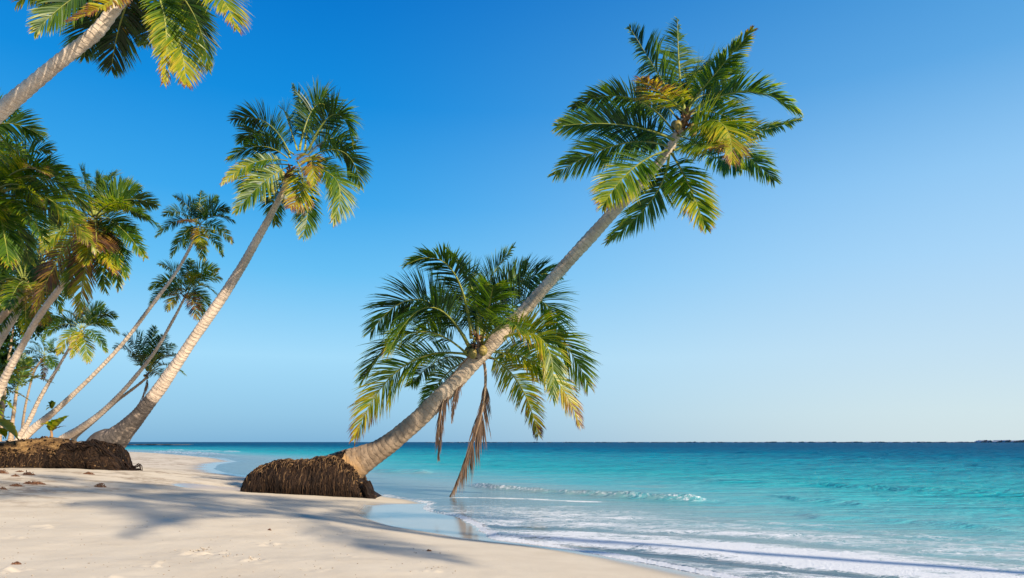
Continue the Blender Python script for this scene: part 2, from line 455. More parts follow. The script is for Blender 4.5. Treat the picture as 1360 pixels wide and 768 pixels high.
# ================================================================== SETTING
# ---- terrain sheet
def rows(y0, y1, first, ratio):
    r = [y0]; s = first
    while r[-1] < y1:
        r.append(r[-1] + s); s = max(s, (r[-1]) * ratio)
    return np.array(r)
def sheet(ys, us, pad):
    Y, U = np.meshgrid(ys, us, indexing='ij')
    X = U * (np.maximum(Y, 4.0) + pad)
    return X, Y
def grid_faces(R, Cn):
    a = (np.arange(R - 1)[:, None] * Cn + np.arange(Cn - 1)[None, :]).ravel()
    return np.stack([a, a + 1, a + Cn + 1, a + Cn], 1)
def sheet_mesh(name, X, Y, Z, mat, attrs):
    R, Cn = X.shape; V = np.stack([X.ravel(), Y.ravel(), Z.ravel()], 1); Fc = grid_faces(R, Cn)
    me = bpy.data.meshes.new(name); me.vertices.add(len(V)); me.vertices.foreach_set('co', V.astype(np.float32).ravel())
    me.loops.add(Fc.size); me.loops.foreach_set('vertex_index', Fc.astype(np.int32).ravel())
    me.polygons.add(len(Fc)); me.polygons.foreach_set('loop_start', np.arange(0, Fc.size, 4, dtype=np.int32))
    me.polygons.foreach_set('use_smooth', np.ones(len(Fc), bool))
    me.materials.append(mat)
    for k, a in attrs.items():
        t = me.attributes.new(k, 'FLOAT', 'POINT'); t.data.foreach_set('value', np.asarray(a, np.float32).ravel())
    me.update(calc_edges=True); me.validate()
    o = bpy.data.objects.new(name, me); C.objects.link(o); return tag(o, kind='structure')

# sand material
SAND, nt, out = new_mat('beach_sand'); g = G(nt)
po = g.pos(); wet = g.attr('wet'); lit = g.attr('litter')
n1 = g.noise(po, 1.3, 5, .6); n2 = g.noise(po, 35, 4, .7); n3 = g.noise(po, 260, 2, .8)
scol = g.ramp(n1, [(.3, (.475, .405, .315)), (.55, (.53, .458, .36)), (.75, (.575, .50, .395))])
scol = g.mix(g.rng(n3, .25, .75, 0, .35), scol, (.48, .39, .30))
spk = g.rng(g.noise(g.scaled(po, (1, 1, 1)), 23, 3, .9), .72, .76, 0, .7)
scol = g.mix(g.math('MULTIPLY', spk, g.rng(g.noise(po, 1.1, 3), .5, .62, 0, 1)), scol, (.22, .15, .10))
dirt = g.math('MULTIPLY', lit, g.rng(g.noise(po, 4, 6, .75), .42, .58, 0, 1))
scol = g.mix(g.math('MULTIPLY', dirt, .85), scol, (.16, .10, .06))
wcol = g.ramp(n1, [(.3, (.29, .25, .20)), (.7, (.34, .295, .24))])
col = g.mix(wet, scol, wcol)
bh = g.math('ADD', g.math('MULTIPLY', n2, .5), g.math('MULTIPLY', n3, .12))
bn = g.n('ShaderNodeBump'); bn.inputs['Distance'].default_value = .012
g.l(bh, bn.inputs['Height']); g.l(g.rng(wet, 0, 1, .55, .03), bn.inputs['Strength'])
p = g.pbsdf(col, g.rng(wet, 0.2, 1, .92, .12), bn.outputs[0], .5)
g.l(g.rng(wet, .2, 1, .12, .5), p.inputs['Specular IOR Level'])
g.l(p.outputs[0], out.inputs['Surface'])

ys = np.concatenate([np.linspace(-14, 4.9, 60), rows(5, 2500, .04, .0062)])
us = np.concatenate([np.linspace(-3.2, -1.02, 60), np.linspace(-1, 1, 560), np.linspace(1.02, 1.6, 15)])
X, Y = sheet(ys, us, 1.0)
d = sdist(X, Y); Z = terrain(X, Y, d)
# small pits and footprints pressed into the sand
pits = [(268, 718, .16), (275, 722, .10), (258, 716, .1), (334, 727, .12), (305, 724, .07), (20, 750, .1), (140, 756, .09), (90, 668, .15), (60, 694, .15),
        (356, 704, .12), (20, 708, .1), (565, 731, .09), (570, 760, .1), (420, 735, .07), (470, 716, .07), (205, 735, .1), (30, 768, .09)]
for px, py, r in pits:
    q = on_plane(px, py, .3)
    for k in range(7):
        cx = q.x + random.uniform(-1, 1) * r * 1.4; cy = q.y + random.uniform(-1, 1) * r * 1.4; rr = r * random.uniform(.3, .7)
        e = ((X - cx) ** 2 + (Y - cy) ** 2) / (rr * rr)
        Z += np.where(d > .5, rr * random.choice((.24, .3, -.36)) * np.exp(-e) * (1 - .9 * e), 0)
wn = fbm(X * .6, Y * .6, 4, 31) * .8
drypx = [(966, 771), (880, 755), (800, 740), (740, 730), (690, 722.5), (655, 719), (600, 712.5), (560, 706), (520, 699), (490, 690), (478, 681), (488, 671)]
dry = np.array([[*on_plane(x, y, .02)][:2] for x, y in drypx])
wetpoly = np.vstack([dry, shore[np.array([18, 17, 16, 15, 14, 13, 12, 11, 10, 9, 8, 7, 6, 5, 4, 3])] ])
def poly_sd(X, Y, P):
    ins = np.zeros(X.shape, bool); n = len(P)
    for i in range(n):
        x0, y0 = P[i]; x1, y1 = P[(i + 1) % n]
        if y0 != y1: ins ^= ((y0 > Y) != (y1 > Y)) & (X < (x1 - x0) * (Y - y0) / (y1 - y0) + x0)
    bd, _ = seg_dist(X, Y, np.vstack([P, P[:1]])); return np.where(ins, bd, -bd)
near = (Y > 5) & (Y < 22) & (np.abs(X) < 6)
ws = np.full(X.shape, -9.0); ws[near] = poly_sd(X[near], Y[near], wetpoly)
wet = np.maximum(sst(-.10 - .35 * sst(-1.2, -1.9, X), .07, ws + wn * .05), sst(.45, .05, d + wn * .35))
far_sp = (Y > 24)
wet = np.maximum(wet, np.where(far_sp, sst(1.8, .5, d + wn), 0))
pe = np.exp(-(((X - pud.x) / 1.5) ** 2 + ((Y - pud.y) / 1.1) ** 2)); wet = np.maximum(wet, sst(.3, .45, pe))
Z = np.where((ws > -.3) & (d > 0) & (Y < 21), np.minimum(Z, .012 + .05 * sst(.1, -.3, ws) + .0 * Z) * sst(-.3, .0, ws) + Z * (1 - sst(-.3, .0, ws)), Z)
lm = sst(-6, -10.5, X) * sst(9, 12, Y)
sheet_mesh('beach', X, Y, Z, SAND, {'wet': wet, 'litter': lm * sst(.42, .6, vnoise(X * .9, Y * 2.2, 77)) * .8 + .9 * sst(PLZ - .4, PLZ - .1, Z)})

# ---- sea
SEA, nt, out = new_mat('sea_water'); g = G(nt)
po = g.pos(); off = g.attr('off'); foamA = g.attr('foam'); crest = g.attr('crest')
sx = g.n('ShaderNodeSeparateXYZ'); g.l(po, sx.inputs[0])
nb = g.noise(g.scaled(po, (.028, .10, 1), rot=(0, 0, .15)), 1, 5, .6)
nm = g.noise(g.scaled(po, (.22, .75, 1), rot=(0, 0, .1)), 1, 5, .6)
lg = g.math('LOGARITHM', g.math('ADD', g.math('MAXIMUM', off, 0.0), 1.0), 10.0)       # 0..3.5
lg = g.math('ADD', lg, g.math('MULTIPLY', g.math('SUBTRACT', nb, .5), .55))
lg = g.math('ADD', lg, g.math('MULTIPLY', g.math('SUBTRACT', nm, .5), .45))
nsm = g.noise(g.scaled(po, (.55, 2.6, 1), rot=(0, 0, .1)), 1, 4, .6)
lg = g.math('ADD', lg, g.math('MULTIPLY', g.math('SUBTRACT', nsm, .5), .50))  # these streaks put the chop's light and dark into the water colour
wc = g.ramp(g.math('DIVIDE', lg, 3.2), [(0, (.27, .29, .27)), (.20, (.19, .28, .28)), (.30, (.06, .32, .35)), (.375, (.004, .31, .35)), (.46, (.0005, .215, .29)), (.56, (.0003, .112, .205)), (.68, (.0003, .070, .155)), (1, (.0003, .052, .125))])
# waves seen as bump, finer near, larger far
b1 = g.noise(g.scaled(po, (1.1, 3.2, 1), rot=(0, 0, .12)), 1.0, 5, .62)
b2 = g.noise(g.scaled(po, (.16, .5, 1), rot=(0, 0, .2)), 1.0, 6, .62)
bd = g.bump(b2, .9, 1.1); 
bn2 = g.n('ShaderNodeBump'); bn2.inputs['Distance'].default_value = .38; g.l(b1, bn2.inputs['Height']); g.l(bd, bn2.inputs['Normal'])
g.l(g.rng(off, 0, 6, .25, .8), bn2.inputs['Strength'])
nbs = g.n('ShaderNodeBump'); nbs.inputs['Distance'].default_value = .10; g.l(b1, nbs.inputs['Height']); g.l(g.rng(off, 0, 5, .10, .7), nbs.inputs['Strength'])
mixn = g.n('ShaderNodeMix', data_type='VECTOR'); g.l(g.rng(off, 4, 14, 0, 1), mixn.inputs[0]); g.l(nbs.outputs[0], mixn.inputs[4]); g.l(bn2.outputs[0], mixn.inputs[5])
tr = g.n('ShaderNodeBsdfTransparent'); tr.inputs['Color'].default_value = (.86, .95, .96, 1)
gl = g.n('ShaderNodeBsdfGlossy'); gl.inputs['Roughness'].default_value = .05; g.l(mixn.outputs[1], gl.inputs['Normal'])
fr = g.n('ShaderNodeFresnel'); fr.inputs['IOR'].default_value = 1.33; g.l(mixn.outputs[1], fr.inputs['Normal'])
clear = g.n('ShaderNodeMixShader'); g.l(fr.outputs[0], clear.inputs[0]); g.l(tr.outputs[0], clear.inputs[1]); g.l(gl.outputs[0], clear.inputs[2])
dif = g.n('ShaderNodeBsdfDiffuse'); g.l(wc, dif.inputs['Color']); g.l(mixn.outputs[1], dif.inputs['Normal'])
gls = g.n('ShaderNodeBsdfGlossy'); gls.inputs['Roughness'].default_value = .16; g.l(mixn.outputs[1], gls.inputs['Normal'])
wfac = g.math('MULTIPLY', fr.outputs[0], g.rng(off, 3, 60, .9, .22)); wfac = g.math('MINIMUM', wfac, .5)
wmx = g.n('ShaderNodeMixShader'); g.l(wfac, wmx.inputs[0]); g.l(dif.outputs[0], wmx.inputs[1]); g.l(gls.outputs[0], wmx.inputs[2])
body = g.n('ShaderNodeMixShader'); g.l(g.rng(off, .05, 3.2, .12, 1), body.inputs[0]); g.l(clear.outputs[0], body.inputs[1]); g.l(wmx.outputs[0], body.inputs[2])
# lace foam
dn = g.n('ShaderNodeTexNoise'); dn.inputs['Scale'].default_value = 1.6; dn.inputs['Detail'].default_value = 4; g.l(po, dn.inputs['Vector'])
vs = g.n('ShaderNodeVectorMath', operation='SCALE'); vs.inputs['Scale'].default_value = .9; g.l(dn.outputs['Color'], vs.inputs[0])
va = g.n('ShaderNodeVectorMath', operation='ADD'); g.l(po, va.inputs[0]); g.l(vs.outputs[0], va.inputs[1])
def lace(scale, stretch, w):
    vo = g.n('ShaderNodeTexVoronoi', feature='DISTANCE_TO_EDGE'); vo.inputs['Scale'].default_value = scale
    g.l(g.scaled(va.outputs[0], stretch), vo.inputs['Vector']); return g.rng(vo.outputs['Distance'], 0, w, 1, 0)
la = g.math('MAXIMUM', lace(1.3, (1, 1.9, 1), .13), g.math('MULTIPLY', lace(4.0, (1, 1.8, 1), .15), .9))
patches = g.noise(g.scaled(va.outputs[0], (.75, 1.9, 1), rot=(0, 0, .30)), 1.0, 6, .72)
cover = g.math('ADD', patches, g.math('MULTIPLY', g.math('SUBTRACT', foamA, .5), .75))
solid = g.rng(g.math('ADD', cover, g.math('MULTIPLY', g.noise(g.scaled(va.outputs[0], (1, 1.6, 1)), 5, 6, .8), .75)), .985, 1.06, 0, 1)
thin = g.math('MULTIPLY', la, g.rng(cover, .40, .62, 0, 1))
fm = g.math('MAXIMUM', solid, g.math('MULTIPLY', thin, .75))
fm = g.math('MULTIPLY', fm, g.rng(foamA, .02, .2, 0, 1))
cn = g.rng(g.noise(po, 9, 6, .85), .50, .58, 0, 1)
cf = g.math('MULTIPLY', g.rng(crest, .25, .6, 0, 1), cn)
fm = g.math('MAXIMUM', fm, cf, clamp=True)
rimn = g.rng(g.math('ADD', g.attr('rim'), g.math('MULTIPLY', g.noise(po, 7, 4), .8)), .85, 1.1, 0, .95)
fm = g.math('MAXIMUM', g.math('MINIMUM', fm, .93), rimn)
ft = g.bump(g.noise(po, 22, 4, .7), .6, .03)
fo = g.pbsdf((.62, .625, .65), .7, ft, .2)
allm = g.n('ShaderNodeMixShader'); g.l(fm, allm.inputs[0]); g.l(body.outputs[0], allm.inputs[1]); g.l(fo.outputs[0], allm.inputs[2])
g.l(allm.outputs[0], out.inputs['Surface'])

ys = rows(4.0, 6000, .05, .0075)
us = np.concatenate([np.linspace(-1.6, -1.01, 15), np.linspace(-1, 1, 520), np.linspace(1.01, 1.6, 15)])
X, Y = sheet(ys, us, 1.0)
d = sdist(X, Y); offd = -d
Zt = fbm(X * .45 + .2 * Y, Y * 1.05, 4, 51) * (.10 * sst(3, 14, offd) + .26 * sst(12, 45, offd)) * sst(1500, 200, Y)
Zt += fbm(X * .12, Y * .42, 3, 61) * .34 * sst(10, 45, offd) * sst(1500, 200, Y)
Zt += fbm(X * 1.2, Y * 3.2, 3, 71) * .022 * sst(.8, 3, offd) * sst(120, 40, Y)
def wline(pts): return np.array([[*on_plane(x, y)][:2] for x, y in pts])
crest = np.zeros(X.shape)
def wave(pts, h, front, back, foam):
    """low wave: steep on the shore side, long behind, whole length tapering"""
    global Zt, crest
    L = wline(pts); m = (Y < L[:, 1].max() + 6) & (Y > L[:, 1].min() - 3)
    x, y = X[m], Y[m]
    o = np.argsort(L[:, 0]); ly = np.interp(x + .25 * fbm(x * 1.7, y * .5, 3, 4), L[o, 0], L[o, 1]); u = (x - L[:, 0].min()) / (L[:, 0].max() - L[:, 0].min())
    ends = sst(0, .12, u) * sst(1, .85, u) * (.75 + .9 * fbm(x * 1.3, y * 0, 3, 14))
    s = y - ly + .12 * fbm(x * 2.5, y * 2.5, 3, 8)
    pr = np.where(s < 0, np.exp(-(s / front) ** 2), np.exp(-(s / back) ** 2))
    Zt[m] += h * pr * ends
    crest[m] = np.maximum(crest[m], foam * np.where(s < 0, np.exp(-(s / (front * 1.6)) ** 2), np.exp(-(s / (front * .45)) ** 2)) * np.clip(ends, 0, 1) * (.55 + 1.1 * vnoise(x * .9, y * 0, 44)))
wave([(610, 646), (660, 651), (720, 655), (800, 660), (880, 665), (985, 670)], .19, .15, .6, 1.0)
wave([(495, 627), (530, 628), (575, 629)], .15, .3, 1.2, .35)
wave([(1060, 688), (1150, 692), (1260, 700), (1380, 712)], .07, .35, .8, .12)
wave([(1040, 664), (1090, 668), (1150, 672)], .09, .5, 1.2, .05)
wave([(1080, 645), (1200, 652), (1380, 658)], .14, .7, 2.2, .05)
wave([(930, 640), (1020, 642), (1100, 645)], .10, .6, 2.0, .0)
wave([(200, 601), (240, 602.5), (310, 606)], .30, .9, 2.0, 1.2)
wave([(215, 598.5), (260, 599.5), (330, 602)], .25, 1.0, 2.0, .8)
wave([(640, 712), (720, 716), (800, 722), (900, 733), (1010, 745)], .035, .1, .5, .12)
# foam amount: strong in the wash zone at the right, weak elsewhere
fpx = wline([(640, 700), (760, 712), (900, 728), (1050, 745), (1250, 768), (1400, 790)])
m = (Y < 30) & (Y > 3)
fo_ = np.zeros(X.shape)
dd, tt = seg_dist(X[m], Y[m], fpx)
band = np.zeros(X.shape)
for bl, wd_ in (([(640, 701), (760, 705), (900, 712), (1050, 722), (1200, 736), (1380, 750)], .20), ([(700, 724), (820, 735), (950, 748), (1120, 765), (1300, 785)], .17), ([(900, 690), (1050, 700), (1200, 716), (1380, 730)], .14)):
    bdist, _ = seg_dist(X[m] + 0, Y[m] + .25 * fbm(X[m] * 1.1, Y[m] * 1.1, 3, 92), wline(bl)); band[m] = np.maximum(band[m], np.exp(-(bdist / wd_) ** 2) * (.4 + .9 * vnoise(X[m] * .8, Y[m] * .8, 19)))
fo_[m] = np.maximum(sst(2.6, .3, dd) * (.66 + .30 * tt), .60 * sst(6.5, 2.0, dd))
fo_ *= (1 - .6 * np.clip(band, 0, 1)); Zt -= .02 * np.clip(band, 0, 1)  # thinner foam paints the dark bands of sky reflection and shade on wavelet backs
edge = np.exp(-(np.clip(offd, 0, None) / .22) ** 2) * (offd > -.4)
fo_ = np.maximum(fo_, edge * (.85 * sst(30, 15, Y)) * (.55 + .6 * vnoise(X * 1.5, Y * 1.5, 5)))
dd2, _ = seg_dist(X[m], Y[m], wline([(556, 664), (620, 662), (700, 664), (790, 668)]))
t2 = np.zeros(X.shape); t2[m] = .8 * np.exp(-(dd2 / .25) ** 2) * (.5 + .7 * vnoise(X[m] * 1.3, Y[m] * 3, 15)); fo_ = np.maximum(fo_, t2)
# swash front: the thin sheet of water ends in a small rounded lip
Zt += np.where(offd > 0, .014 * sst(.0, .10, offd), -.006) + .012 * np.exp(-((offd - .10) / .06) ** 2) * sst(16, 12, Y)
sea = sheet_mesh('sea', X, Y, Zt + .006, SEA, {'off': offd, 'foam': fo_, 'crest': crest, 'rim': np.exp(-((offd - .03) / .07) ** 2) * sst(20, 12, Y)})

# ---- far coast on the horizon
r0 = random.Random(3)
FARW = simple_mat('hazed_distant_trees', (.28, .31, .36), (.40, .41, .45), .05)  # paler and bluer than foliage: distance haze mixed into the colour
verts = []; faces = []
def far_lump(x, y, w, h):
    b = len(verts); K = 10
    for i in range(K + 1):
        a = math.pi * i / K
        for dy in (-6, 6):
            verts.append((x - w * math.cos(a), y + dy * (1 + math.sin(a)), .1 + h * math.sin(a) ** .55 * (1 + .25 * r0.uniform(-1, 1))))
    for i in range(K): a = b + i * 2; faces.append((a, a + 2, a + 3, a + 1))
    faces.append(tuple(b + 2 * i for i in range(K + 1)))
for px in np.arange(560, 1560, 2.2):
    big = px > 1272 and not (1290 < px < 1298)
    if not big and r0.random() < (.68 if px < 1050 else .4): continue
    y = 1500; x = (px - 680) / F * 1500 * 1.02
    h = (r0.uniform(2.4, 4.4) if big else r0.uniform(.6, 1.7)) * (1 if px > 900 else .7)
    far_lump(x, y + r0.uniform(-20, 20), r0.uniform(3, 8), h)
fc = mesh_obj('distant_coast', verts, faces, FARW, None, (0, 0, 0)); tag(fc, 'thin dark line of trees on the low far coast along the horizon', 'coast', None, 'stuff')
ROCK = simple_mat('reef_rock', (.03, .035, .04), (.09, .09, .09), .8)
verts = []; faces = []
for i in range(46):
    px = 178 + 62 * i / 45 + r0.uniform(-1, 1); q = on_plane(px, 591.3 + r0.uniform(-.25, .25))
    if r0.random() < .12: continue
    far_lump(q.x, q.y, r0.uniform(.6, 1.6), r0.uniform(.12, .32))
rf = mesh_obj('reef', verts, faces, ROCK); tag(rf, kind='structure')

# ================================================================== ROOT MASSES
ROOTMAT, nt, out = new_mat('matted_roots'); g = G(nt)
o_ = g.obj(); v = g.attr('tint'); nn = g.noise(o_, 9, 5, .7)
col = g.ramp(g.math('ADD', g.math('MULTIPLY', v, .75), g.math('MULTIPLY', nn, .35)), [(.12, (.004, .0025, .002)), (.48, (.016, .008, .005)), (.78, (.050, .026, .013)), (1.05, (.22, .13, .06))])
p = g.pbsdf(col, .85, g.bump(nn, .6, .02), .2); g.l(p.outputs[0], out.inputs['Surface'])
SOIL, nt, out = new_mat('bank_soil'); g = G(nt)
o_ = g.obj(); nn = g.noise(g.scaled(o_, (.6, 1, 2.4)), 3.0, 7, .7); n4 = g.noise(o_, 22, 5, .8)
col = g.ramp(g.math('ADD', g.math('MULTIPLY', nn, .6), g.math('MULTIPLY', n4, .4)), [(.40, (.02, .011, .007)), (.47, (.075, .042, .020)), (.55, (.20, .115, .045)), (.66, (.36, .23, .11))])
p = g.pbsdf(col, .9, g.bump(g.math('ADD', nn, g.math('MULTIPLY', n4, .5)), 1.0, .08), .15); g.l(p.outputs[0], out.inputs['Surface'])

def strands(surface, count, parent, origin, name, rad=.011, seed=0, zmin=None):
    """hanging rootlets: each a thin three-sided tapering tube lying on the surface; surface(rnd)->(list of points, tint)"""
    r0 = random.Random(seed); V = []; Fc = []; tn = []
    for i in range(count):
        pts, t = surface(r0); b = len(V); m = len(pts); r = rad * r0.uniform(.6, 1.5)
        for q, p in enumerate(pts):
            T = (pts[min(q + 1, m - 1)] - pts[max(q - 1, 0)]).normalized(); N, B = frame(T, Vector((.3, -1, .4)))
            rr = r * (1 - .75 * q / (m - 1))
            for k in range(3):
                a = k * 2.094; V.append(tuple(p + (N * math.cos(a) + B * math.sin(a)) * rr)); tn.append(t)
        for q in range(m - 1):
            for k in range(3): x = b + q * 3 + k; y = b + q * 3 + (k + 1) % 3; Fc.append((x, y, y + 3, x + 3))
    return mesh_obj(name, V, Fc, ROOTMAT, parent, origin, attrs={'tint': tn})

# ---- main palm root ball: px 327..500, top 613..640, foot 660
D0 = 1.35 / 71.5 * F                                   # about 18.3 m
def RB(px, z, dy=0): # point at pixel column px, height z, dy metres behind the front line
    y = 18.0 + dy; return Vector(((px - 680) / F * (y * cp + (z - CAMZ) * sp), y, z))
RBY = 18.1
xa = RB(326, .1, .9).x; xb = RB(503, .05, .9).x
hx = [0, .02, .06, .12, .22, .42, .60, .72, .82, .88, .94, 1.0]; hz = [.12, .42, .68, .84, .95, 1.0, 1.04, 1.08, .74, .36, .15, .02]
def rb_point(u, a, off=0):
    """u along the ball 0..1, a: 0 front foot .. pi back foot"""
    x = xa + (xb - xa) * u; h = float(np.interp(u, hx, hz)) * .84
    wdt = 1.05 * math.sin(math.pi * min(max(.04 + u * .92, .04), .97)) ** .38
    n = (.022 * math.sin(u * 19 + a * 2) + .02 * math.sin(u * 47 - a * 3) + .02 * math.sin(a * 9 + u * 13) + .05 * (float(vnoise(u * 22, a * 6, 3)) - .5)) * min(1, (1 - u) * 4)
    c = math.cos(a); s = math.sin(a)
    yy = RBY + .9 - (wdt + n + off) * (abs(c) ** .62) * (1 if c > 0 else -1)
    zz = -.08 + (h + .08 + n * .8 + off) * (max(s, 0) ** .55)
    return Vector((x, yy, zz))
# ================================================================== MAIN PALM
main_tr = [(444, 634, 60), (460, 622, 47), (482, 610, 37), (502, 599, 30), (530, 579, 26.5), (558, 555, 24), (598, 514, 21.5), (640, 471, 19.5), (675, 434, 18.3), (710, 397, 17.2), (755, 347, 16), (800, 298, 15), (850, 245, 13.5), (880, 210, 12.5), (893, 192, 12), (902, 174, 11), (909, 158, 8)]
mf = [
 (905,150, 872,95, 836,36, 1,.06,{'width':.26}), (909,148, 902,90, 900,26, 1,.2,{'width':.25}), (914,142, 950,98, 999,40, -1,.34,{'width':.22}),
 (914,150, 990,122, 1060,150, -1,.12,{'width':.27}), (914,166, 985,176, 1063,158, 1,.3,{'width':.16}), (894,200, 965,196, 1028,240, 1,.25,{'width':.26}),
 (892,204, 914,245, 938,304, -1,.35,{'width':.30}), (905,178, 955,162, 972,214, -1,.55,{'width':.36}), (913,152, 884,128, 852,106, -1,.62,{'width':.30}),  # yellow tint on the front centre frond paints in its sunlit look
 (895,186, 826,166, 740,168, -1,.1), (898,180, 836,130, 760,142, 1,.05,{'width':.2}), (888,196, 822,192, 737,232, 1,.12), (886,200, 838,226, 800,276, -1,.3,{'width':.3}),
 (888,204, 868,262, 806,322, 1,.22,{'width':.25}), (913,152, 936,112, 976,106, 1,.2,{'width':.36}), (908,160, 930,128, 962,132, 1,.3), (910,158, 950,150, 1010,182, 1,.2),
 (905,165, 868,130, 846,150, 1,.2), (900,180, 930,190, 952,196, -1,.5,{'width':.3}), (906,160, 915,110, 940,88, 1,.1), (900,172, 880,185, 845,196, 1,.15), (896,192, 940,205, 985,226, 1,.2),
]
root, org, mpts = palm('large leaning palm whose trunk rises from the dark root ball to the upper right', main_tr, 18.7, 17.2, TR_MAIN, mf, 3.2,
                       nuts=5, n=60, lw=.052, sides=40, ringf=7, hsize=.27)
V = []; Fc = []; nu, na = 70, 34
for i in range(nu + 1):
    for k in range(na + 1): V.append(tuple(rb_point(i / nu, math.pi * k / na)))
for i in range(nu):
    for k in range(na): a = i * (na + 1) + k; Fc.append((a, a + na + 1, a + na + 2, a + 1))
for e in (0, nu): Fc.append(tuple(e * (na + 1) + k for k in range(na + 1)))
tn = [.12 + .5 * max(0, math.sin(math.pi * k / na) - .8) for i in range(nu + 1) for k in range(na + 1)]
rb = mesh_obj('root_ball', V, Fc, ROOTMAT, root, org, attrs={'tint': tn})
def st_front(r):
    u = r.random() ** .95; a0 = r.uniform(.25, .98); drift = r.uniform(-.006, .006)
    ln = r.uniform(.35, 1.0); pts = []; off = r.uniform(.0, .05)
    for q in range(7):
        f = q / 6; a = a0 * (1 - f * ln); p = rb_point(min(1, max(0, u + drift * f + .004 * math.sin(q * 2 + u * 90))), a, off + .03 * math.sin(f * 3.1)); pts.append(p)
    return pts, r.choice((.1, .2, .4, .6, .8, .95)) * (.75 + .25 * math.sin(u * 210))
strands(st_front, 2300, rb, org, 'rootlets', .017, 4)
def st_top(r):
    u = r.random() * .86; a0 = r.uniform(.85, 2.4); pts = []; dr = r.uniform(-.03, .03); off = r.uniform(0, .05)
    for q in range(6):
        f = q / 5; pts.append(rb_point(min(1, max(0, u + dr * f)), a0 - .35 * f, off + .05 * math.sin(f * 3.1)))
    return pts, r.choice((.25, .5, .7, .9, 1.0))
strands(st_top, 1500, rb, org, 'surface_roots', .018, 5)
def clods(surface, count, parent, origin, name, s0, seed, mat=None):
    r = random.Random(seed); V = []; Fc = []; tn = []
    for i in range(count):
        p = surface(r); s = s0 * r.uniform(.4, 1.6); b = len(V); t = r.choice((.1, .3, .5, .75, 1.0, 1.0))
        for dv in ((1, 0, 0), (0, 1, 0), (-1, 0, 0), (0, -1, 0), (0, 0, .8), (0, 0, -.8), (.7, -.7, .5), (-.7, -.7, .4)):
            V.append(tuple(p + Vector(dv) * s * r.uniform(.5, 1.4))); tn.append(t)
        for f in ((6, 0, 4), (6, 4, 7), (7, 4, 2), (0, 1, 4), (1, 2, 4), (3, 0, 6), (3, 6, 7), (3, 7, 2), (0, 3, 5), (3, 2, 5), (2, 1, 5), (1, 0, 5)): Fc.append(tuple(b + k for k in f))
    return mesh_obj(name, V, Fc, mat or ROOTMAT, parent, origin, smooth=False, attrs={'tint': tn})
clods(lambda r: rb_point(r.random() ** .9 * .84 + .04, r.uniform(.8, 2.2), .03), 900, rb, org, 'bark_crumbs', .028, 31)
# collar of short roots where the trunk leaves the ball
cb = at(462, 621, 18.6); cax = (mpts[3] - mpts[1]).normalized(); cN, cB = frame(cax)
def st_col(r):
    a = r.random() * 6.28; o = cN * math.cos(a) + cB * math.sin(a); st = r.uniform(-.1, .42) - .42 * max(0, o.dot(Vector((.4, -.9, -.2)))) ** 2
    p = cb - cax * .12 + cax * (st) * .75 + o * (.46 - .1 * st); pts = [p]
    d_ = (o * .35 - cax * .9 + Vector((0, 0, -.5))).normalized(); l = r.uniform(.12, .2)
    for q in range(4):
        d_ = (d_ + Vector((0, 0, -.55)) + o * .06).normalized(); p = p + d_ * l * .75; p = Vector((p.x, p.y, max(p.z, .0))); pts.append(p)
    return pts, r.choice((.1, .25, .4, .6, .8))
strands(st_col, 1700, rb, org, 'collar_roots', .014, 6)
# mossy toe of roots running out to the right
tip = on_plane(502, 659)
def st_toe(r):
    f0 = r.random() ** 1.4; s = Vector((RB(478, 0).x + (tip.x - RB(478, 0).x) * f0, RBY + .1 + r.uniform(0, .9) * (1 - f0), .42 * (1 - f0) ** 1.2 * r.uniform(.4, 1) + .02))
    pts = [s]; d_ = Vector((.8, -.5, -.1)); l = r.uniform(.05, .09)
    for q in range(4): d_ = (d_ + Vector((.1, -.1, -.6))).normalized(); s = s + d_ * l; s = Vector((s.x, s.y, max(s.z, .015))); pts.append(s)
    return pts, r.choice((.15, .3, .45, .6))
strands(st_toe, 900, rb, org, 'toe_roots', .013, 8)

# ================================================================== MIDDLE PALM, behind the main trunk
mid_tr = [(462, 636, 30), (500, 604, 26), (545, 567, 24), (590, 529, 22), (620, 500, 21), (634, 482, 22), (636, 468, 22), (636, 453, 16)]
mff = [
 (626,450, 598,356, 540,352, -1,.06,{'width':.24}), (630,455, 630,392, 612,350, 1,.25,{'width':.3}), (640,445, 645,385, 682,328, 1,.1,{'width':.22}),
 (634,450, 626,380, 590,328, 1,.3,{'width':.08}), (645,450, 686,378, 744,366, 1,.05,{'width':.26}), (645,456, 706,396, 745,448, 1,.15), (622,460, 570,408, 516,468, -1,.2),
 (620,456, 556,398, 492,442, 1,.06), (620,470, 548,442, 481,505, -1,.18), (626,472, 534,488, 471,582, -1,.46,{'width':.24}), (644,463, 726,444, 781,512, -1,.40),
 (644,468, 722,490, 770,565, -1,.62,{'width':.22}), (641,470, 688,508, 715,580, 1,.66,{'width':.24}), (642,460, 716,448, 734,530, -1,.45,{'width':.24}),  # high tints paint sunlit yellow into the lower right fronds
 (638,452, 660,400, 700,350, 1,.15), (625,462, 590,420, 560,440, 1,.3), (648,470, 690,470, 725,505, 1,.35), (632,450, 610,400, 585,400, 1,.15), (640,460, 668,430, 690,440, -1,.3),
 (624,480, 585,478, 545,512, 1,.3), (640,455, 650,405, 655,380, -1,.25), (622,480, 590,500, 560,545, 1,.4,{'width':.2}),
 (639,466, 640,548, 598,658, 0,.4,{'kind':'dead','width':.15,'lw':.034,'petiole':.28,'n':210}), (630,468, 592,522, 583,610, 0,.2,{'kind':'dead','width':.13,'lw':.03,'petiole':.2}),
 (632,468, 610,508, 600,560, 0,.3,{'kind':'dead','width':.12,'petiole':.2}),
]
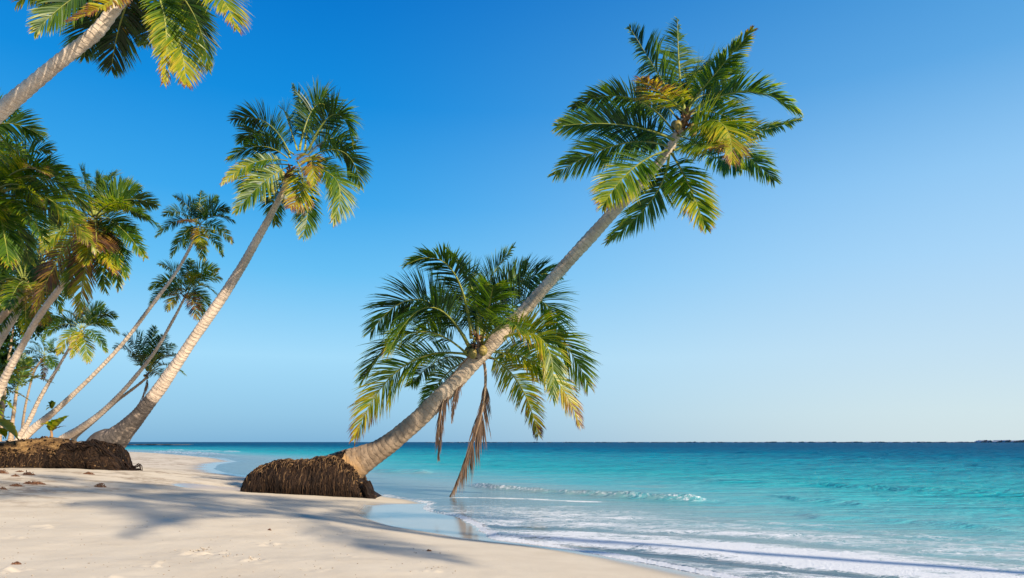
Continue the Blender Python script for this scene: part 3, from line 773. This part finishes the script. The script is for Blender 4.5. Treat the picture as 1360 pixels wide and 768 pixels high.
r2, o2, p2 = palm('low bushy palm behind the big leaning trunk with dead brown fronds hanging to the water', [(x, y, w * .55) for x, y, w in mid_tr], 19.6, 18.2, TR_BROWN, mff, 3.3, nuts=6, n=62, lw=.045, hsize=.30, drop=.25)

# ================================================================== SECOND LEANING PALM (left, on the bank)
p2_tr = [(138, 596, 50), (152, 584, 36), (168, 569, 26), (185, 551, 19.5), (203, 528, 16.5), (235, 483, 15), (265, 438, 14), (300, 388, 12.5), (338, 325, 10.5), (372, 262, 8.5), (386, 228, 7.5)]
p2f = [
 (385,205, 352,162, 308,160, 1,.06), (398,195, 402,150, 388,114, 1,.12,{'width':.2}), (405,200, 414,152, 434,124, 1,.16), (410,200, 444,152, 469,188, -1,.12),
 (382,210, 344,194, 304,212, -1,.1), (382,214, 338,216, 294,245, -1,.42,{'width':.2}), (383,222, 350,242, 313,282, -1,.38), (395,215, 402,245, 386,276, -1,.66,{'width':.36}),
 (395,228, 408,268, 402,314, -1,.3), (405,222, 448,242, 442,295, -1,.28), (410,210, 456,202, 479,248, 1,.2), (410,205, 446,184, 464,216, 1,.15), (395,212, 412,208, 416,246, -1,.6,{'width':.3}),
 (388,228, 364,262, 366,298, 1,.15), (395,200, 382,160, 376,146, 1,.1,{'width':.3}), (390,205, 360,185, 345,180, 1,.1), (404,205, 430,170, 446,150, 1,.1), (400,215, 430,225, 450,262, 1,.3),
 (398,200, 420,140, 448,160, 1,.1), (386,210, 350,175, 320,190, 1,.2), (388,220, 345,225, 325,262, 1,.3),
]
P2D = 23.9
r3, o3, p3 = palm('tall palm left of centre leaning right from the end of the dark root bank', p2_tr, P2D, 22.6, TR_P2, p2f, 2.55, nuts=6, n=46, lw=.05, hsize=.24, sides=28, drop=.7, wid=.29)

# ---- palms on the bank at the left
palm('thin pale palm with a long curved trunk and small yellowish crown high above the bank', [(30,583,22),(52,563,15),(80,540,11),(120,502,9),(160,460,8),(200,408,7.5),(235,360,7),(256,322,6),(262,306,5.5)], 27, 25.5, TR_LIGHT,
     tips(263,299,[(232,262,1,.05),(267,253,1,.1),(289,264,1,.3),(304,280,1,.15),(312,296,-1,.2),(309,323,-1,.45),(296,340,-1,.45),(270,347,-1,.4),(227,342,1,.2),(208,314,-1,.15),(217,286,1,.3),(241,296,-1,.75,{'width':.4}),(268,330,-1,.7,{'width':.35}),(250,262,1,.1),(280,275,1,.3),(245,330,1,.3)]), 1.5, nuts=3, n=34, lw=.045, drop=.3, sides=12)
palm('slender palm with a brownish neck and yellow green crown just below the thin pale one', [(82,585,20),(105,570,14),(135,548,11),(170,512,9),(205,468,7),(230,425,5.5),(243,400,5),(248,391,5)], 29, 27.5, TR_LIGHT,
     tips(249,386,[(199,384,-1,.35),(212,352,1,.4),(200,405,-1,.35),(222,412,-1,.7,{'width':.36}),(263,424,-1,.72,{'width':.34}),(279,407,1,.2),(289,392,-1,.5),(294,371,-1,.4),(289,359,1,.3),(275,350,1,.35),(253,344,1,.1),(238,354,1,.2),(272,420,1,.2),(262,362,-1,.5),(228,372,1,.3),(215,395,1,.3)]), 1.7, nuts=4, n=32, lw=.05, drop=.3, sides=12)
palm('small dark green palm crown with one dead frond, between the slender and the stout trunks', [(100,580,10),(125,559,8),(155,533,6.5),(180,514,5.5),(193,503,5),(196,497,5)], 31, 30, TR_BROWN,
     tips(197,494,[(152,463,1,.05),(165,446,1,.05),(180,440,1,.1),(205,434,1,.1),(219,446,-1,.15),(232,458,-1,.25),(242,474,-1,.2),(246,498,-1,.2),(222,508,1,.2),(176,470,-1,.1),(215,470,-1,.4),(185,485,1,.2)]) +
     [(194,500,194,515,183,538,0,.3,{'kind':'dead','width':.14,'lw':.03})], 2.0, nuts=2, n=28, lw=.055, drop=.3, sides=10)
palm('short palm with a pale trunk and star shaped crown standing over the bank at left', [(24,583,14),(38,560,10),(52,531,8),(70,500,6.5),(87,471,5.5),(100,450,5),(107,441,5)], 26, 25.2, TR_LIGHT,
     tips(109,437,[(86,413,1,.1),(101,402,1,.1),(138,406,1,.1),(155,421,1,.1),(157,444,-1,.25),(142,468,-1,.3),(117,481,-1,.55,{'width':.36}),(95,475,-1,.5),(76,471,-1,.45),(58,448,1,.2),(66,428,1,.1),(120,402,1,.2),(148,432,1,.2)]), 1.35, nuts=3, n=32, lw=.042, drop=.3, sides=12)
palm('thin palm with a reddish trunk and small dark crown half hidden by foliage at left', [(28,585,6),(32,550,5),(38,520,4.5),(46,492,4.5),(58,476,4)], 34, 33.5, TR_BROWN,
     tips(60,472,[(40,455,1,.1),(55,447,1,.1),(75,452,1,.15),(84,470,1,.2),(78,492,1,.3),(57,505,1,.85),(38,490,1,.3),(30,472,1,.2),(68,490,-1,.3)]), 1.3, nuts=2, n=24, lw=.05, drop=.3, sides=10)
palm('stout palm with a full yellow tinged crown and trunk running down to the left edge', [(-40,580,28),(-15,545,22),(5,505,17),(28,462,14.5),(52,420,13),(82,380,12),(108,345,11),(122,312,10),(126,298,9)], 20, 18.6, TR_LIGHT,
     tips(126,288,[(106,222,1,.1),(150,229,1,.25),(186,252,1,.15),(208,273,1,.2),(213,302,-1,.2),(192,342,-1,.25),(168,368,-1,.3),(151,362,-1,.45,{'width':.3}),(158,384,-1,.4),(140,388,1,.3),(98,240,1,.1),(60,277,1,.2),(57,334,-1,.3),(104,418,-1,.7,{'width':.25}),(46,410,-1,.7,{'width':.22}),(88,396,1,.35),(129,330,-1,.75,{'width':.42}),(172,245,1,.1),(195,290,1,.15),(180,320,1,.2),(75,300,1,.25),(90,262,1,.2),(130,232,1,.1),(165,270,-1,.35),(115,350,-1,.4)], .16), 2.1, nuts=6, n=42, lw=.045, drop=1.0, hsize=.22, sides=16)
palm('grey trunked palm close behind the stout one with its dark crown over the left edge', [(-70,585,24),(-45,540,20),(-15,478,17),(12,432,15),(36,392,14),(50,370,13)], 23, 22, TR_LIGHT,
     tips(58,352,[(20,300,1,.1),(45,282,1,.1),(85,290,1,.1),(110,330,1,.15),(112,372,1,.2),(80,415,1,.25),(50,430,-1,.4),(18,412,-1,.3),(-5,360,1,.2),(2,320,1,.1),(66,400,1,.1),(30,380,1,.1),(95,395,1,.2)]), 2.0, nuts=4, n=36, lw=.055, drop=.8, sides=14)
palm('palm with two toned grey trunk leaning in at the left edge beneath dense crowns', [(-95,560,26),(-60,505,20),(-25,458,17),(0,424,15),(24,398,14),(34,384,13)], 21.5, 20.5, TR_BROWN,
     tips(32,372,[(-20,330,1,.1),(5,310,1,.15),(40,312,1,.15),(70,345,1,.1),(78,385,1,.2),(60,430,-1,.6,{'width':.3}),(35,446,1,.3),(0,440,1,.2),(-25,400,1,.1),(10,410,-1,.3)]), 2.0, nuts=3, n=36, lw=.05, drop=.8, sides=14)
palm('big palm at the left edge with broad dark fronds arching right', [(-190,560,40),(-150,480,32),(-110,400,27),(-70,330,24),(-30,280,20),(-14,262,19)], 16.5, 15.2, TR_BROWN,
     tips(-8,254,[(66,200,1,.1),(96,240,1,.1),(118,276,1,.15),(128,334,-1,.42,{'width':.2}),(60,322,-1,.25),(40,350,1,.2),(12,352,-1,.3),(-20,350,1,.3),(28,196,1,.1),(0,186,1,.1),(-60,200,1,.1),(-90,250,1,.2),(-80,310,1,.2),(50,262,-1,.3),(80,300,1,.1),(30,310,1,.1),(60,230,-1,.5),(-30,300,-1,.3),(100,262,-1,.2)],.2), 2.3, nuts=5, n=48, lw=.042, drop=1.2, hsize=.25)
palm('palm beyond the left edge whose teal frond tips reach in below the topmost trunk', [(-260,560,40),(-200,440,30),(-140,330,25),(-90,250,20),(-66,215,18)], 17, 15.5, TR_BROWN,
     tips(-60,200,[(56,182,1,.05),(48,222,-1,.2),(22,150,1,.1),(-10,130,1,.1),(30,262,1,.2),(0,290,1,.2),(-60,100,1,.1),(-130,180,1,.1),(-60,300,1,.3),(10,215,-1,.3)],.2), 2.5, nuts=4, n=46, lw=.042, drop=1.2)
palm('nearest palm with a thick pale trunk crossing the top left corner', [(-330,470,62),(-230,345,46),(-140,262,40),(-60,196,36),(0,148,33),(60,98,30),(102,64,28),(128,42,26),(152,12,24),(174,-18,22),(186,-36,20)], 13.2, 12.2, TR_LIGHT,
     [(190,-40,110,-10,46,44,-1,.15,{'width':.26}), (180,-30,130,20,112,76,1,.05,{'width':.3}), (186,-34,160,30,148,94,1,.03,{'width':.32}), (192,-34,232,40,247,112,-1,.48,{'width':.24}),
      (190,-36,218,20,217,110,-1,.42,{'width':.2}), (198,-38,252,10,277,92,1,.14,{'width':.25}), (200,-42,275,-20,313,38,-1,.4,{'width':.26}), (190,-46,110,-40,22,4,1,.25,{'width':.24}),
      (200,-50,270,-70,340,-40,1,.2), (190,-50,140,-110,60,-110,1,.1), (200,-55,230,-120,280,-150,1,.1), (195,-55,190,-130,170,-180,1,.1), (180,-30,150,0,90,28,-1,.8,{'width':.14}), (196,-36,205,20,190,60,1,.1,{'width':.3}),
      (186,-34,140,0,128,50,1,.1,{'width':.3}), (190,-34,175,10,165,45,1,.85,{'width':.18}), (200,-40,240,-10,262,40,1,.15), (188,-38,110,-25,60,16,1,.12)], 2.3, nuts=6, n=60, lw=.036, drop=0, hsize=.24, sides=32, name='palm_tree')

# palm standing beyond the right of the frame; its crown's shade falls across the open sand
def off_palm(label, base, top, L, nf):
    base = Vector(base); top = Vector(top); e = empty('palm_tree', base); tag(e, label, 'palm tree', GROUP)
    trunk_mesh('trunk', [base - Vector((0, 0, .3)), base.lerp(top, .3) + Vector((.3, 0, -.4)), base.lerp(top, .7) + Vector((.2, 0, -.2)), top], [.16, .11, .09, .08], TR_BROWN, e, base)
    for i in range(nf):
        a = i * 2.4; el = 1.0 - 1.5 * (i / nf); h = Vector((math.cos(a), math.sin(a), 0))
        frond_mesh(top, top + h * L * .5 * math.cos(el * .7) + Vector((0, 0, L * .5 * math.sin(el) + .35)), top + h * L * .95 * math.cos(el * .5) + Vector((0, 0, L * .7 * math.sin(el) - .3)), e, base, n=70, lw=.03, width=.26)
_s = Vector((math.sin(SUN_AZ), math.cos(SUN_AZ), math.tan(SUN_EL)))
off_palm('palm right of the frame whose shade lies on the open sand before the root ball', (12.2, 1.6, -.4), Vector((-3.3, 12.6, .1)) + _s * 14.5, 3.6, 12)
off_palm('palm beyond the frame whose shade crosses the sand at the left edge', (17.5, 1.5, -.5), Vector((-7.6, 15.2, .2)) + _s * 24, 3.8, 12)

# ================================================================== BANK of matted roots under the left palms
bx0 = -36.0; bx1 = at(150, 600, 23).x
def bank_pt(u, a, off=0):
    x = bx0 + (bx1 - bx0) * u; yb = float(bank_line(np.array([x]))[0])
    gz = .42
    e = sst(1.0, .93, u)
    n = .10 * math.sin(x * 2.3) + .08 * math.sin(x * 5.1 + a * 3) + .10 * (float(vnoise(x * 2.5, a * 5, 6)) - .5) * 2
    top = PLZ + .02 + .09 * math.sin(x * 1.3 + 1) + .05 * math.sin(x * 3.7) + .12 * (float(vnoise(x * 1.6, 2.0, 23)) - .5)
    c = math.cos(a); s = math.sin(a)
    lip = .16 * math.exp(-((a - 1.15) / .2) ** 2)
    y = yb + .75 - (.85 + n + off + lip) * (abs(c) ** .7) * (1 if c > 0 else -1)
    z = gz - .25 + (top - gz + .25 + off * .5 + n * .2) * (max(s, 0) ** .75) * float(.55 + .45 * e)
    return Vector((x, y, z))
nu, na = 420, 26
V = []; Fc = []
for i in range(nu + 1):
    for k in range(na + 1): V.append(tuple(bank_pt(i / nu, math.pi * k / na)))
for i in range(nu):
    for k in range(na): a = i * (na + 1) + k; Fc.append((a, a + na + 1, a + na + 2, a + 1))
Fc.append(tuple(nu * (na + 1) + k for k in range(na + 1)))
bank = mesh_obj('soil_bank', V, Fc, SOIL); tag(bank, kind='structure')
def st_bank(r):
    u = 1 - r.random() * .55; a0 = r.uniform(.12, .62); pts = []; dr = r.uniform(-.003, .003); off = r.uniform(0, .07)
    for q in range(5): f = q / 4; pts.append(bank_pt(min(1, u + dr * f), a0 * (1 - .45 * f), off + .04 * math.sin(3 * f)))
    return pts, r.choice((.08, .15, .3, .45, .6, .85))
bs = strands(st_bank, 5200, None, (0, 0, 0), 'bank_roots', .016, 12); tag(bs, 'mat of thin dark roots hanging down the face of the bank', 'roots', None, 'stuff')
bc = clods(lambda r: bank_pt(1 - r.random() * .5, r.uniform(.12, .75) if r.random() < .88 else r.uniform(.75, 1.6), .04), 2600, None, (0, 0, 0), 'bank_crumbs', .032, 34); tag(bc, 'crumbled bark and root bits scattered over the bank', 'debris', None, 'stuff')
# root mass under the second palm, sliding down to a toe at the right
rx0 = (40 - 680) / F * 23.0; rx1 = (198 - 680) / F * 22.7
def rm_pt(u, a, off=0):
    x = rx0 + (rx1 - rx0) * u
    h = float(np.interp(u, [0, .2, .5, .64, .71, .78, .88, 1], [.80, .92, 1.02, 1.0, .78, .46, .24, .04])) + .10 * (1 - u)
    w = float(np.interp(u, [0, .3, .7, .85, 1], [.5, .8, .9, .6, .10]))
    n = .05 * math.sin(u * 31 + a * 3) + .05 * math.sin(u * 53 - a * 6) + .08 * (float(vnoise(u * 16, a * 5, 8)) - .5)
    c = math.cos(a); s = math.sin(a)
    return Vector((x, 23.0 + .5 - (w + n + off) * (abs(c) ** .7) * (1 if c > 0 else -1), .12 + (h + n + off) * (max(s, 0) ** .6)))
nu, na = 60, 30; V = []; Fc = []
for i in range(nu + 1):
    for k in range(na + 1): V.append(tuple(rm_pt(i / nu, math.pi * k / na)))
for i in range(nu):
    for k in range(na): a = i * (na + 1) + k; Fc.append((a, a + na + 1, a + na + 2, a + 1))
for e in (0, nu): Fc.append(tuple(e * (na + 1) + k for k in range(na + 1)))
rm = mesh_obj('root_ball', V, Fc, ROOTMAT, r3, o3, attrs={'tint': [.15] * len(V)})
def st_rm(r):
    u = r.random(); a0 = r.uniform(.3, 1.5); pts = []; off = r.uniform(0, .06); ln = r.uniform(.12, .45)
    for q in range(6): f = q / 5; pts.append(rm_pt(min(1, max(0, u + .01 * math.sin(q + u * 50))), a0 * (1 - f * ln), off + .04 * math.sin(3 * f)))
    return pts, r.choice((.05, .15, .25, .4, .55, .75))
strands(st_rm, 5200, rm, o3, 'rootlets', .016, 14)
def st_rm2(r):
    u = r.random() * .8; a0 = r.uniform(1.0, 2.2); pts = []; dr = r.uniform(-.15, .15); off = r.uniform(0, .1)
    for q in range(6): f = q / 5; pts.append(rm_pt(min(1, max(0, u + dr * f)), a0 - .2 * f, off + .07 * math.sin(3.1 * f)))
    return pts, r.choice((.05, .2, .4, .6))
clods(lambda r: rm_pt(r.random() * .8, r.uniform(.3, 2.2), .05), 1300, rm, o3, 'bark_crumbs', .028, 33)
strands(st_rm2, 1100, rm, o3, 'surface_roots', .02, 15)

# ================================================================== SMALL PLANTS
def blade(B, M, T_, w, parent, origin, tint=.55, fold=.35, name='leaf', seg=14, frill=.12):
    """one broad undivided young leaf, folded along its rib"""
    B, M, T_ = Vector(B), Vector(M), Vector(T_); Q = M * 2 - (B + T_) * .5; V = []; Fc = []; tn = []
    for i in range(seg + 1):
        t = i / seg; p = B * (1 - t) ** 2 + Q * 2 * t * (1 - t) + T_ * t * t; T = ((Q - B) * (1 - t) + (T_ - Q) * t).normalized(); N, S = frame(T)
        ww = w * (math.sin(math.pi * min(1, t ** .8 * .97 + .03)) ** .7) * (1 + frill * math.sin(t * 40))
        for s in (-1, -.5, 0, .5, 1):
            V.append(tuple(p + S * ww * s * math.cos(fold) + N * abs(s) * ww * math.sin(fold) + N * .01 * math.sin(t * 60 + s))); tn.append(tint + .12 * abs(s) + random.uniform(-.05, .05))
    for i in range(seg):
        for k in range(4): a = i * 5 + k; Fc.append((a, a + 1, a + 6, a + 5))
    return mesh_obj(name, V, Fc, [LEAF, RACHIS], parent, origin, smooth=False, attrs={'tint': np.clip(tn, 0, 1)})
def stem(B, T_, r, mat, parent, origin, name='stem'):
    return trunk_mesh(name, [Vector(B), (Vector(B) + Vector(T_)) / 2 + Vector((r, 0, 0)), Vector(T_)], [r, r * .9, r * .7], mat, parent, origin, sides=10, step=.05, amp=.003)
sd_ = 23.6
b = at(66, 583, sd_); e = empty('palm_seedling', b); tag(e, 'young palm sprout with bright yellow broad leaves on top of the bank', 'plant')
stem(b - Vector((0, 0, .15)), at(68, 572, sd_), .05, FIBRE, e, b)
for m_, t_, w_, ti in (((80, 560), (92, 552), .13, .66), ((64, 565), (54, 564), .11, .68), ((72, 562), (82, 557), .14, .5), ((78, 568), (88, 566), .04, .9), ((63, 563), (67, 560), .06, .8)):
    blade(at(68, 573, sd_), at(*m_, sd_ - .05), at(*t_, sd_ - .1 if t_[0] > 70 else sd_ + .1), w_ * 1.25, e, b, ti)
b = at(-6, 584, 22.8); e = empty('banana_leaf_clump', b); tag(e, 'low plant with one broad yellow leaf lying over the bank at the left edge', 'plant')
blade(at(-14, 556, 22.8), at(4, 564, 22.6), at(24, 584, 22.5), .34, e, b, .66, .2)
blade(at(-14, 570, 22.8), at(-2, 572, 22.5), at(8, 583, 22.4), .24, e, b, .62, .2)
blade(at(-20, 560, 22.8), at(-30, 555, 22.6), at(-48, 575, 22.5), .25, e, b, .5, .2)
stem(at(-14, 590, 22.8), at(-14, 558, 22.8), .07, FIBRE, e, b)
e0 = at(69, 543, 26.6); e = empty('climbing_fern', e0); tag(e, 'small green tuft growing on the curved thin palm trunk', 'plant')
for t_ in ((62, 540), (64, 534), (69, 532), (73, 534), (61, 545)):
    blade(e0, at((69 + t_[0]) / 2, (543 + t_[1]) / 2 - 2, 26.5), at(*t_, 26.4), .07, e, e0, random.choice((.3, .45, .6)))
def bush_palm(label, cx, cy, dep, lst, L, n, lw):
    b = at(cx, cy, dep); b.z = ground_z(b.x, b.y); e = empty('young_palm', b); tag(e, label, 'palm tree', 'young trunkless palms on the bank')
    trunk_mesh('trunk', [b - Vector((0, 0, .1)), (b + at(cx, cy, dep)) / 2, at(cx, cy, dep)], [.07, .06, .05], TR_BROWN, e, b, sides=10)
    for f in tips(cx, cy, lst, .12):
        bx, by, mx, my, tx, ty, side, ti = f[:8]; o = dict(f[8]) if len(f) > 8 else {}
        frond_mesh(at(bx, by, dep), at(mx, my, dep + side * .3), at(tx, ty, dep + side * .6), e, b, tint=ti, n=n, lw=lw, **o)
bush_palm('low young palm at the left edge with yellow fronds reaching over the bank', -22, 520, 21, [(70, 508, -1, .5, {'width': .14}), (40, 533, -1, .66, {'width': .12}), (50, 488, 1, .6, {'width': .14}), (20, 545, -1, .5, {'width': .15}), (-20, 470, 1, .3), (-60, 500, 1, .3), (20, 478, 1, .3), (-60, 540, 1, .3), (0, 555, -1, .5)], 2, 34, .04)
bush_palm('young palm with yellow green drooping fronds between the leaning trunks at left', 22, 520, 25, [(48, 488, 1, .55), (60, 500, 1, .45), (40, 476, 1, .35), (10, 480, 1, .3), (0, 500, 1, .25), (-10, 520, 1, .3), (30, 470, 1, .2)], 2, 26, .045)
# stump
s0 = at(15, 584, 25); e = empty('tree_stump', s0); tag(e, 'short broken palm stump on the bank beside the pale trunks', 'stump')
trunk_mesh('trunk', [s0 - Vector((0, 0, .2)), at(15.5, 575, 25), at(16.5, 564, 25)], [.09, .07, .06], TR_BROWN, e, s0, sides=12); 
stem(at(16, 566, 25), at(10, 562, 25), .02, TR_LIGHT, e, s0, 'broken_branch')

# ---- dense shrubs closing the view at the left edge
def shrub(label, blobs, dep, seed, count, tint=.1, base=(0, 0), size=.16):
    r = random.Random(seed); b = at(base[0], base[1], dep); b.z = ground_z(b.x, b.y); e = empty('shrub', b); tag(e, label, 'shrub', 'shrubs behind the left palms')
    V = []; Fc = []; tn = []
    for i in range(count):
        cx, cy, rr = r.choice(blobs); 
        dd_ = Vector((r.gauss(0, 1), r.gauss(0, 1), r.gauss(0, 1))).normalized() * (r.random() ** .4) * rr * dep / F
        p = at(cx, cy, dep) + dd_ * (1 + .35 * math.sin(dd_.x * 5 + dd_.z * 7))
        d_ = Vector((r.uniform(-1, 1), r.uniform(-1, 1), r.uniform(-1, .6))).normalized(); N = Vector((r.uniform(-1, 1), r.uniform(-1, 1), r.uniform(0, 1.5))).normalized()
        s = d_.cross(N); s = s.normalized() if s.length > .01 else Vector((1, 0, 0)); l = size * r.uniform(.6, 1.5); w = l * .22; k = len(V)
        V += [tuple(p), tuple(p + d_ * l * .5 - s * w), tuple(p + d_ * l * .5 + s * w), tuple(p + d_ * l - Vector((0, 0, l * .2)))]; t = max(0, tint + r.uniform(-.1, .2)); tn += [t] * 4; Fc += [(k, k + 1, k + 2), (k + 1, k + 3, k + 2)]
    mesh_obj('foliage', V, Fc, [LEAF, RACHIS], e, b, smooth=False, attrs={'tint': tn})
    for i in range(4):
        cx, cy, rr = r.choice(blobs); q = at(cx, cy, dep)
        trunk_mesh('stem', [b + Vector((r.uniform(-.3, .3), r.uniform(-.3, .3), -.1)), (b + q) / 2 + Vector((r.uniform(-.3, .3), 0, 0)), q], [.08, .06, .03], TR_BROWN, e, b, sides=8, step=.1)
shrub('tall dark shrub filling the gap under the palm crowns at the left edge', [(0, 380, 34), (20, 420, 34), (-8, 455, 24), (-10, 340, 40), (-30, 420, 40), (50, 425, 20)], 27, 1, 8000, .12, (-10, 570))
shrub('dark green shrub behind the lowest fronds at the left edge', [(-5, 498, 16), (-15, 520, 24), (-30, 560, 34), (10, 478, 12)], 28, 2, 2800, .22, (-20, 580))
shrub('rounded bush behind the dark crowns high at the left edge', [(-20, 300, 40), (10, 330, 34), (30, 350, 22), (-30, 360, 44)], 30, 3, 6000, .06, (-30, 575))

# ================================================================== BEACH LITTER
WEED = simple_mat('dry_seaweed', (.05, .022, .014), (.22, .10, .05), 12, .8, .8, .02)
def clump(label, px, py, w, h, seed, name='seaweed_clump'):
    r = random.Random(seed); q = on_ground(px, py); V = []; Fc = []
    sc = q.y / F; W_ = w * sc; H_ = h * sc
    b = (q.x, q.y, ground_z(q.x, q.y))
    nst = int(50 + w * 4)
    for i in range(nst):
        a = r.random() * 6.28; f = r.random() ** .6
        p = Vector((q.x + math.cos(a) * W_ * .42 * f, q.y + math.sin(a) * W_ * .3 * f, 0)); p.z = ground_z(p.x, p.y) + H_ * r.random() * (1 - f * f) 
        d_ = Vector((r.uniform(-1, 1), r.uniform(-1, 1), r.uniform(-.2, .6))).normalized(); l = W_ * r.uniform(.08, .2); wd = max(.005, W_ * .025); k0 = len(V)
        for s in range(4):
            sdv = d_.cross(Vector((0, 0, 1))); sdv = sdv.normalized() if sdv.length > .01 else Vector((1, 0, 0))
            ww = wd * (1, 1.3, 1, .3)[s]
            V += [tuple(p - sdv * ww), tuple(p + Vector((0, 0, ww))), tuple(p + sdv * ww)]
            d_ = (d_ + Vector((r.uniform(-.5, .5), r.uniform(-.5, .5), -.5))).normalized(); p = p + d_ * l * .4; p.z = max(p.z, ground_z(p.x, p.y) + .002)
        for s in range(3):
            for k in range(3): x = k0 + s * 3 + k; y = k0 + s * 3 + (k + 1) % 3; Fc.append((x, y, y + 3, x + 3))
    o = mesh_obj(name, V, Fc, WEED, None, b); tag(o, label, 'seaweed', 'dry seaweed clumps on the sand'); return o
clump('reddish brown seaweed lump alone on the open sand in front of the bank', 133, 647, 17, 6, 1)
clump('flat seaweed piece at the edge of the shade below the root bank', 118, 630, 16, 3, 2)
clump('dark seaweed clump among the litter at the left, nearest the bank roots', 38, 631, 18, 4, 3)
clump('small flat weed patch just left of the dark litter clump', 20, 633, 12, 3, 4)
clump('long strip of dark seaweed lying along the sand at the left', 46, 643, 28, 3, 5)
clump('second weed strip running left from the long one', 22, 646, 18, 3, 6)
clump('thick reddish clump against the foot of the bank at the left edge', 8, 620, 24, 6, 7)
clump('rust coloured seaweed heap at the very left edge under the bank', 3, 629, 18, 5, 8)
clump('small weed bit at the left edge below the long strips', 4, 650, 12, 3, 9)
clump('thin weed wisp beside the reddish clumps', 26, 627, 11, 2, 10)
clump('small brown leaf scrap on the smooth sand near the wet edge', 570, 733, 7, 2, 11)
clump('tiny dark scrap on the sand in the middle of the shade', 358, 705, 5, 2, 12)
clump('dark twig scrap on sand in the lower left', 22, 750, 12, 3, 13)
# loose bits: shell and coral grit
r = random.Random(9); V = []; Fc = []
GRIT = simple_mat('shell_grit', (.12, .08, .05), (.50, .42, .33), 30, .8)
spots = [(268, 718, 14, 26), (334, 727, 6, 6), (305, 724, 14, 9), (420, 735, 8, 3), (575, 731, 8, 4)]
for (px, py, rad_, cnt) in spots + [(r.uniform(0, 620), r.uniform(630, 768), 12, 1) for _ in range(420)]:
    for i in range(cnt):
        x_ = px + r.gauss(0, 1) * rad_ * .5; y_ = py + r.gauss(0, 1) * rad_ * .15
        q = on_plane(x_, min(y_, 775), .28); gz = ground_z(q.x, q.y); 
        if gz < .05: continue
        s = r.uniform(.004, .011) * (1.4 if cnt > 5 else 1); b = len(V)
        for k in range(6):
            dv = ((1, 0, 0), (0, 1, 0), (-1, 0, 0), (0, -1, 0), (0, 0, .6), (0, 0, -.6))[k]; V.append((q.x + dv[0] * s * r.uniform(.6, 1.5), q.y + dv[1] * s * r.uniform(.6, 1.4), gz + .003 + dv[2] * s))
        for k in range(4): Fc.append((b + k, b + (k + 1) % 4, b + 4)); Fc.append((b + (k + 1) % 4, b + k, b + 5))
gr = mesh_obj('shell_grit', V, Fc, GRIT, smooth=False); tag(gr, 'scattered shell and coral crumbs on the pale sand', 'shell grit', None, 'stuff')

# ================================================================== LIGHT
sdv = Vector((math.sin(SUN_AZ) * math.cos(SUN_EL), math.cos(SUN_AZ) * math.cos(SUN_EL), math.sin(SUN_EL)))
sl = bpy.data.lights.new('sun', 'SUN'); sl.energy = 5.0; sl.angle = math.radians(.9); sl.color = (1, .875, .68)
so = bpy.data.objects.new('sun', sl); C.objects.link(so); so.rotation_euler = sdv.to_track_quat('Z', 'Y').to_euler(); so.location = (30, 0, 30)
w = bpy.data.worlds.new('World'); scene.world = w; w.use_nodes = True; nt = w.node_tree; nt.nodes.clear()
sk = nt.nodes.new('ShaderNodeTexSky'); sk.sky_type = 'NISHITA'; sk.sun_disc = False; sk.sun_elevation = SUN_EL; sk.sun_rotation = SUN_AZ
sk.air_density = 1.0; sk.dust_density = .6; sk.ozone_density = 3.0; sk.altitude = 0
EXPO = .95; SKYS = .12
def lin(r, g_, b):
    f = lambda c: (c / 255 / 12.92) if c <= 10 else ((c / 255 + .055) / 1.055) ** 2.4
    k = 1 / (2 ** EXPO)
    return tuple(f(c) * k for c in (r, g_, b))
g = G(nt)
tc = g.n('ShaderNodeTexCoord').outputs['Generated']; sx = g.n('ShaderNodeSeparateXYZ'); g.l(tc, sx.inputs[0])
zz = g.math('MAXIMUM', sx.outputs['Z'], 0.0)
far_side = g.ramp(zz, [(0, lin(122, 178, 217)), (.035, lin(140, 194, 229)), (.11, lin(163, 217, 247)), (.22, lin(104, 192, 243)), (.31, lin(58, 167, 236)), (.43, lin(12, 140, 222)), (.56, lin(0, 116, 204)), (.9, lin(0, 92, 178))])
sun_side = g.ramp(zz, [(0, lin(211, 227, 231)), (.035, lin(210, 229, 235)), (.11, lin(196, 224, 242)), (.22, lin(172, 215, 248)), (.31, lin(150, 203, 245)), (.43, lin(100, 172, 230)), (.56, lin(62, 146, 214)), (.9, lin(20, 110, 195))])
dt = g.n('ShaderNodeVectorMath', operation='DOT_PRODUCT'); g.l(tc, dt.inputs[0]); dt.inputs[1].default_value = (math.sin(math.radians(80)), math.cos(math.radians(80)), 0)
side = g.n('ShaderNodeMapRange', interpolation_type='SMOOTHSTEP'); g.l(dt.outputs['Value'], side.inputs[0])
for i_, v_ in enumerate((-.12, .78, 0, 1)): side.inputs[i_ + 1].default_value = v_
grad = g.mix(side.outputs[0], far_side, sun_side)
sc_ = g.n('ShaderNodeVectorMath', operation='SCALE'); sc_.inputs['Scale'].default_value = 1 / SKYS; g.l(grad, sc_.inputs[0])
hs = nt.nodes.new('ShaderNodeHueSaturation'); hs.inputs['Saturation'].default_value = 1.3; g.l(sk.outputs[0], hs.inputs['Color'])
skc = g.mix(.04, sc_.outputs[0], hs.outputs[0])
bg = nt.nodes.new('ShaderNodeBackground'); bg.inputs['Strength'].default_value = SKYS
ow = nt.nodes.new('ShaderNodeOutputWorld')
nt.links.new(skc, bg.inputs['Color']); nt.links.new(bg.outputs[0], ow.inputs['Surface'])
scene.view_settings.view_transform = 'Standard'; scene.view_settings.look = 'None'; scene.view_settings.gamma = 1; scene.view_settings.exposure = EXPO
scene.render.engine = 'CYCLES'; scene.cycles.transparent_max_bounces = 12
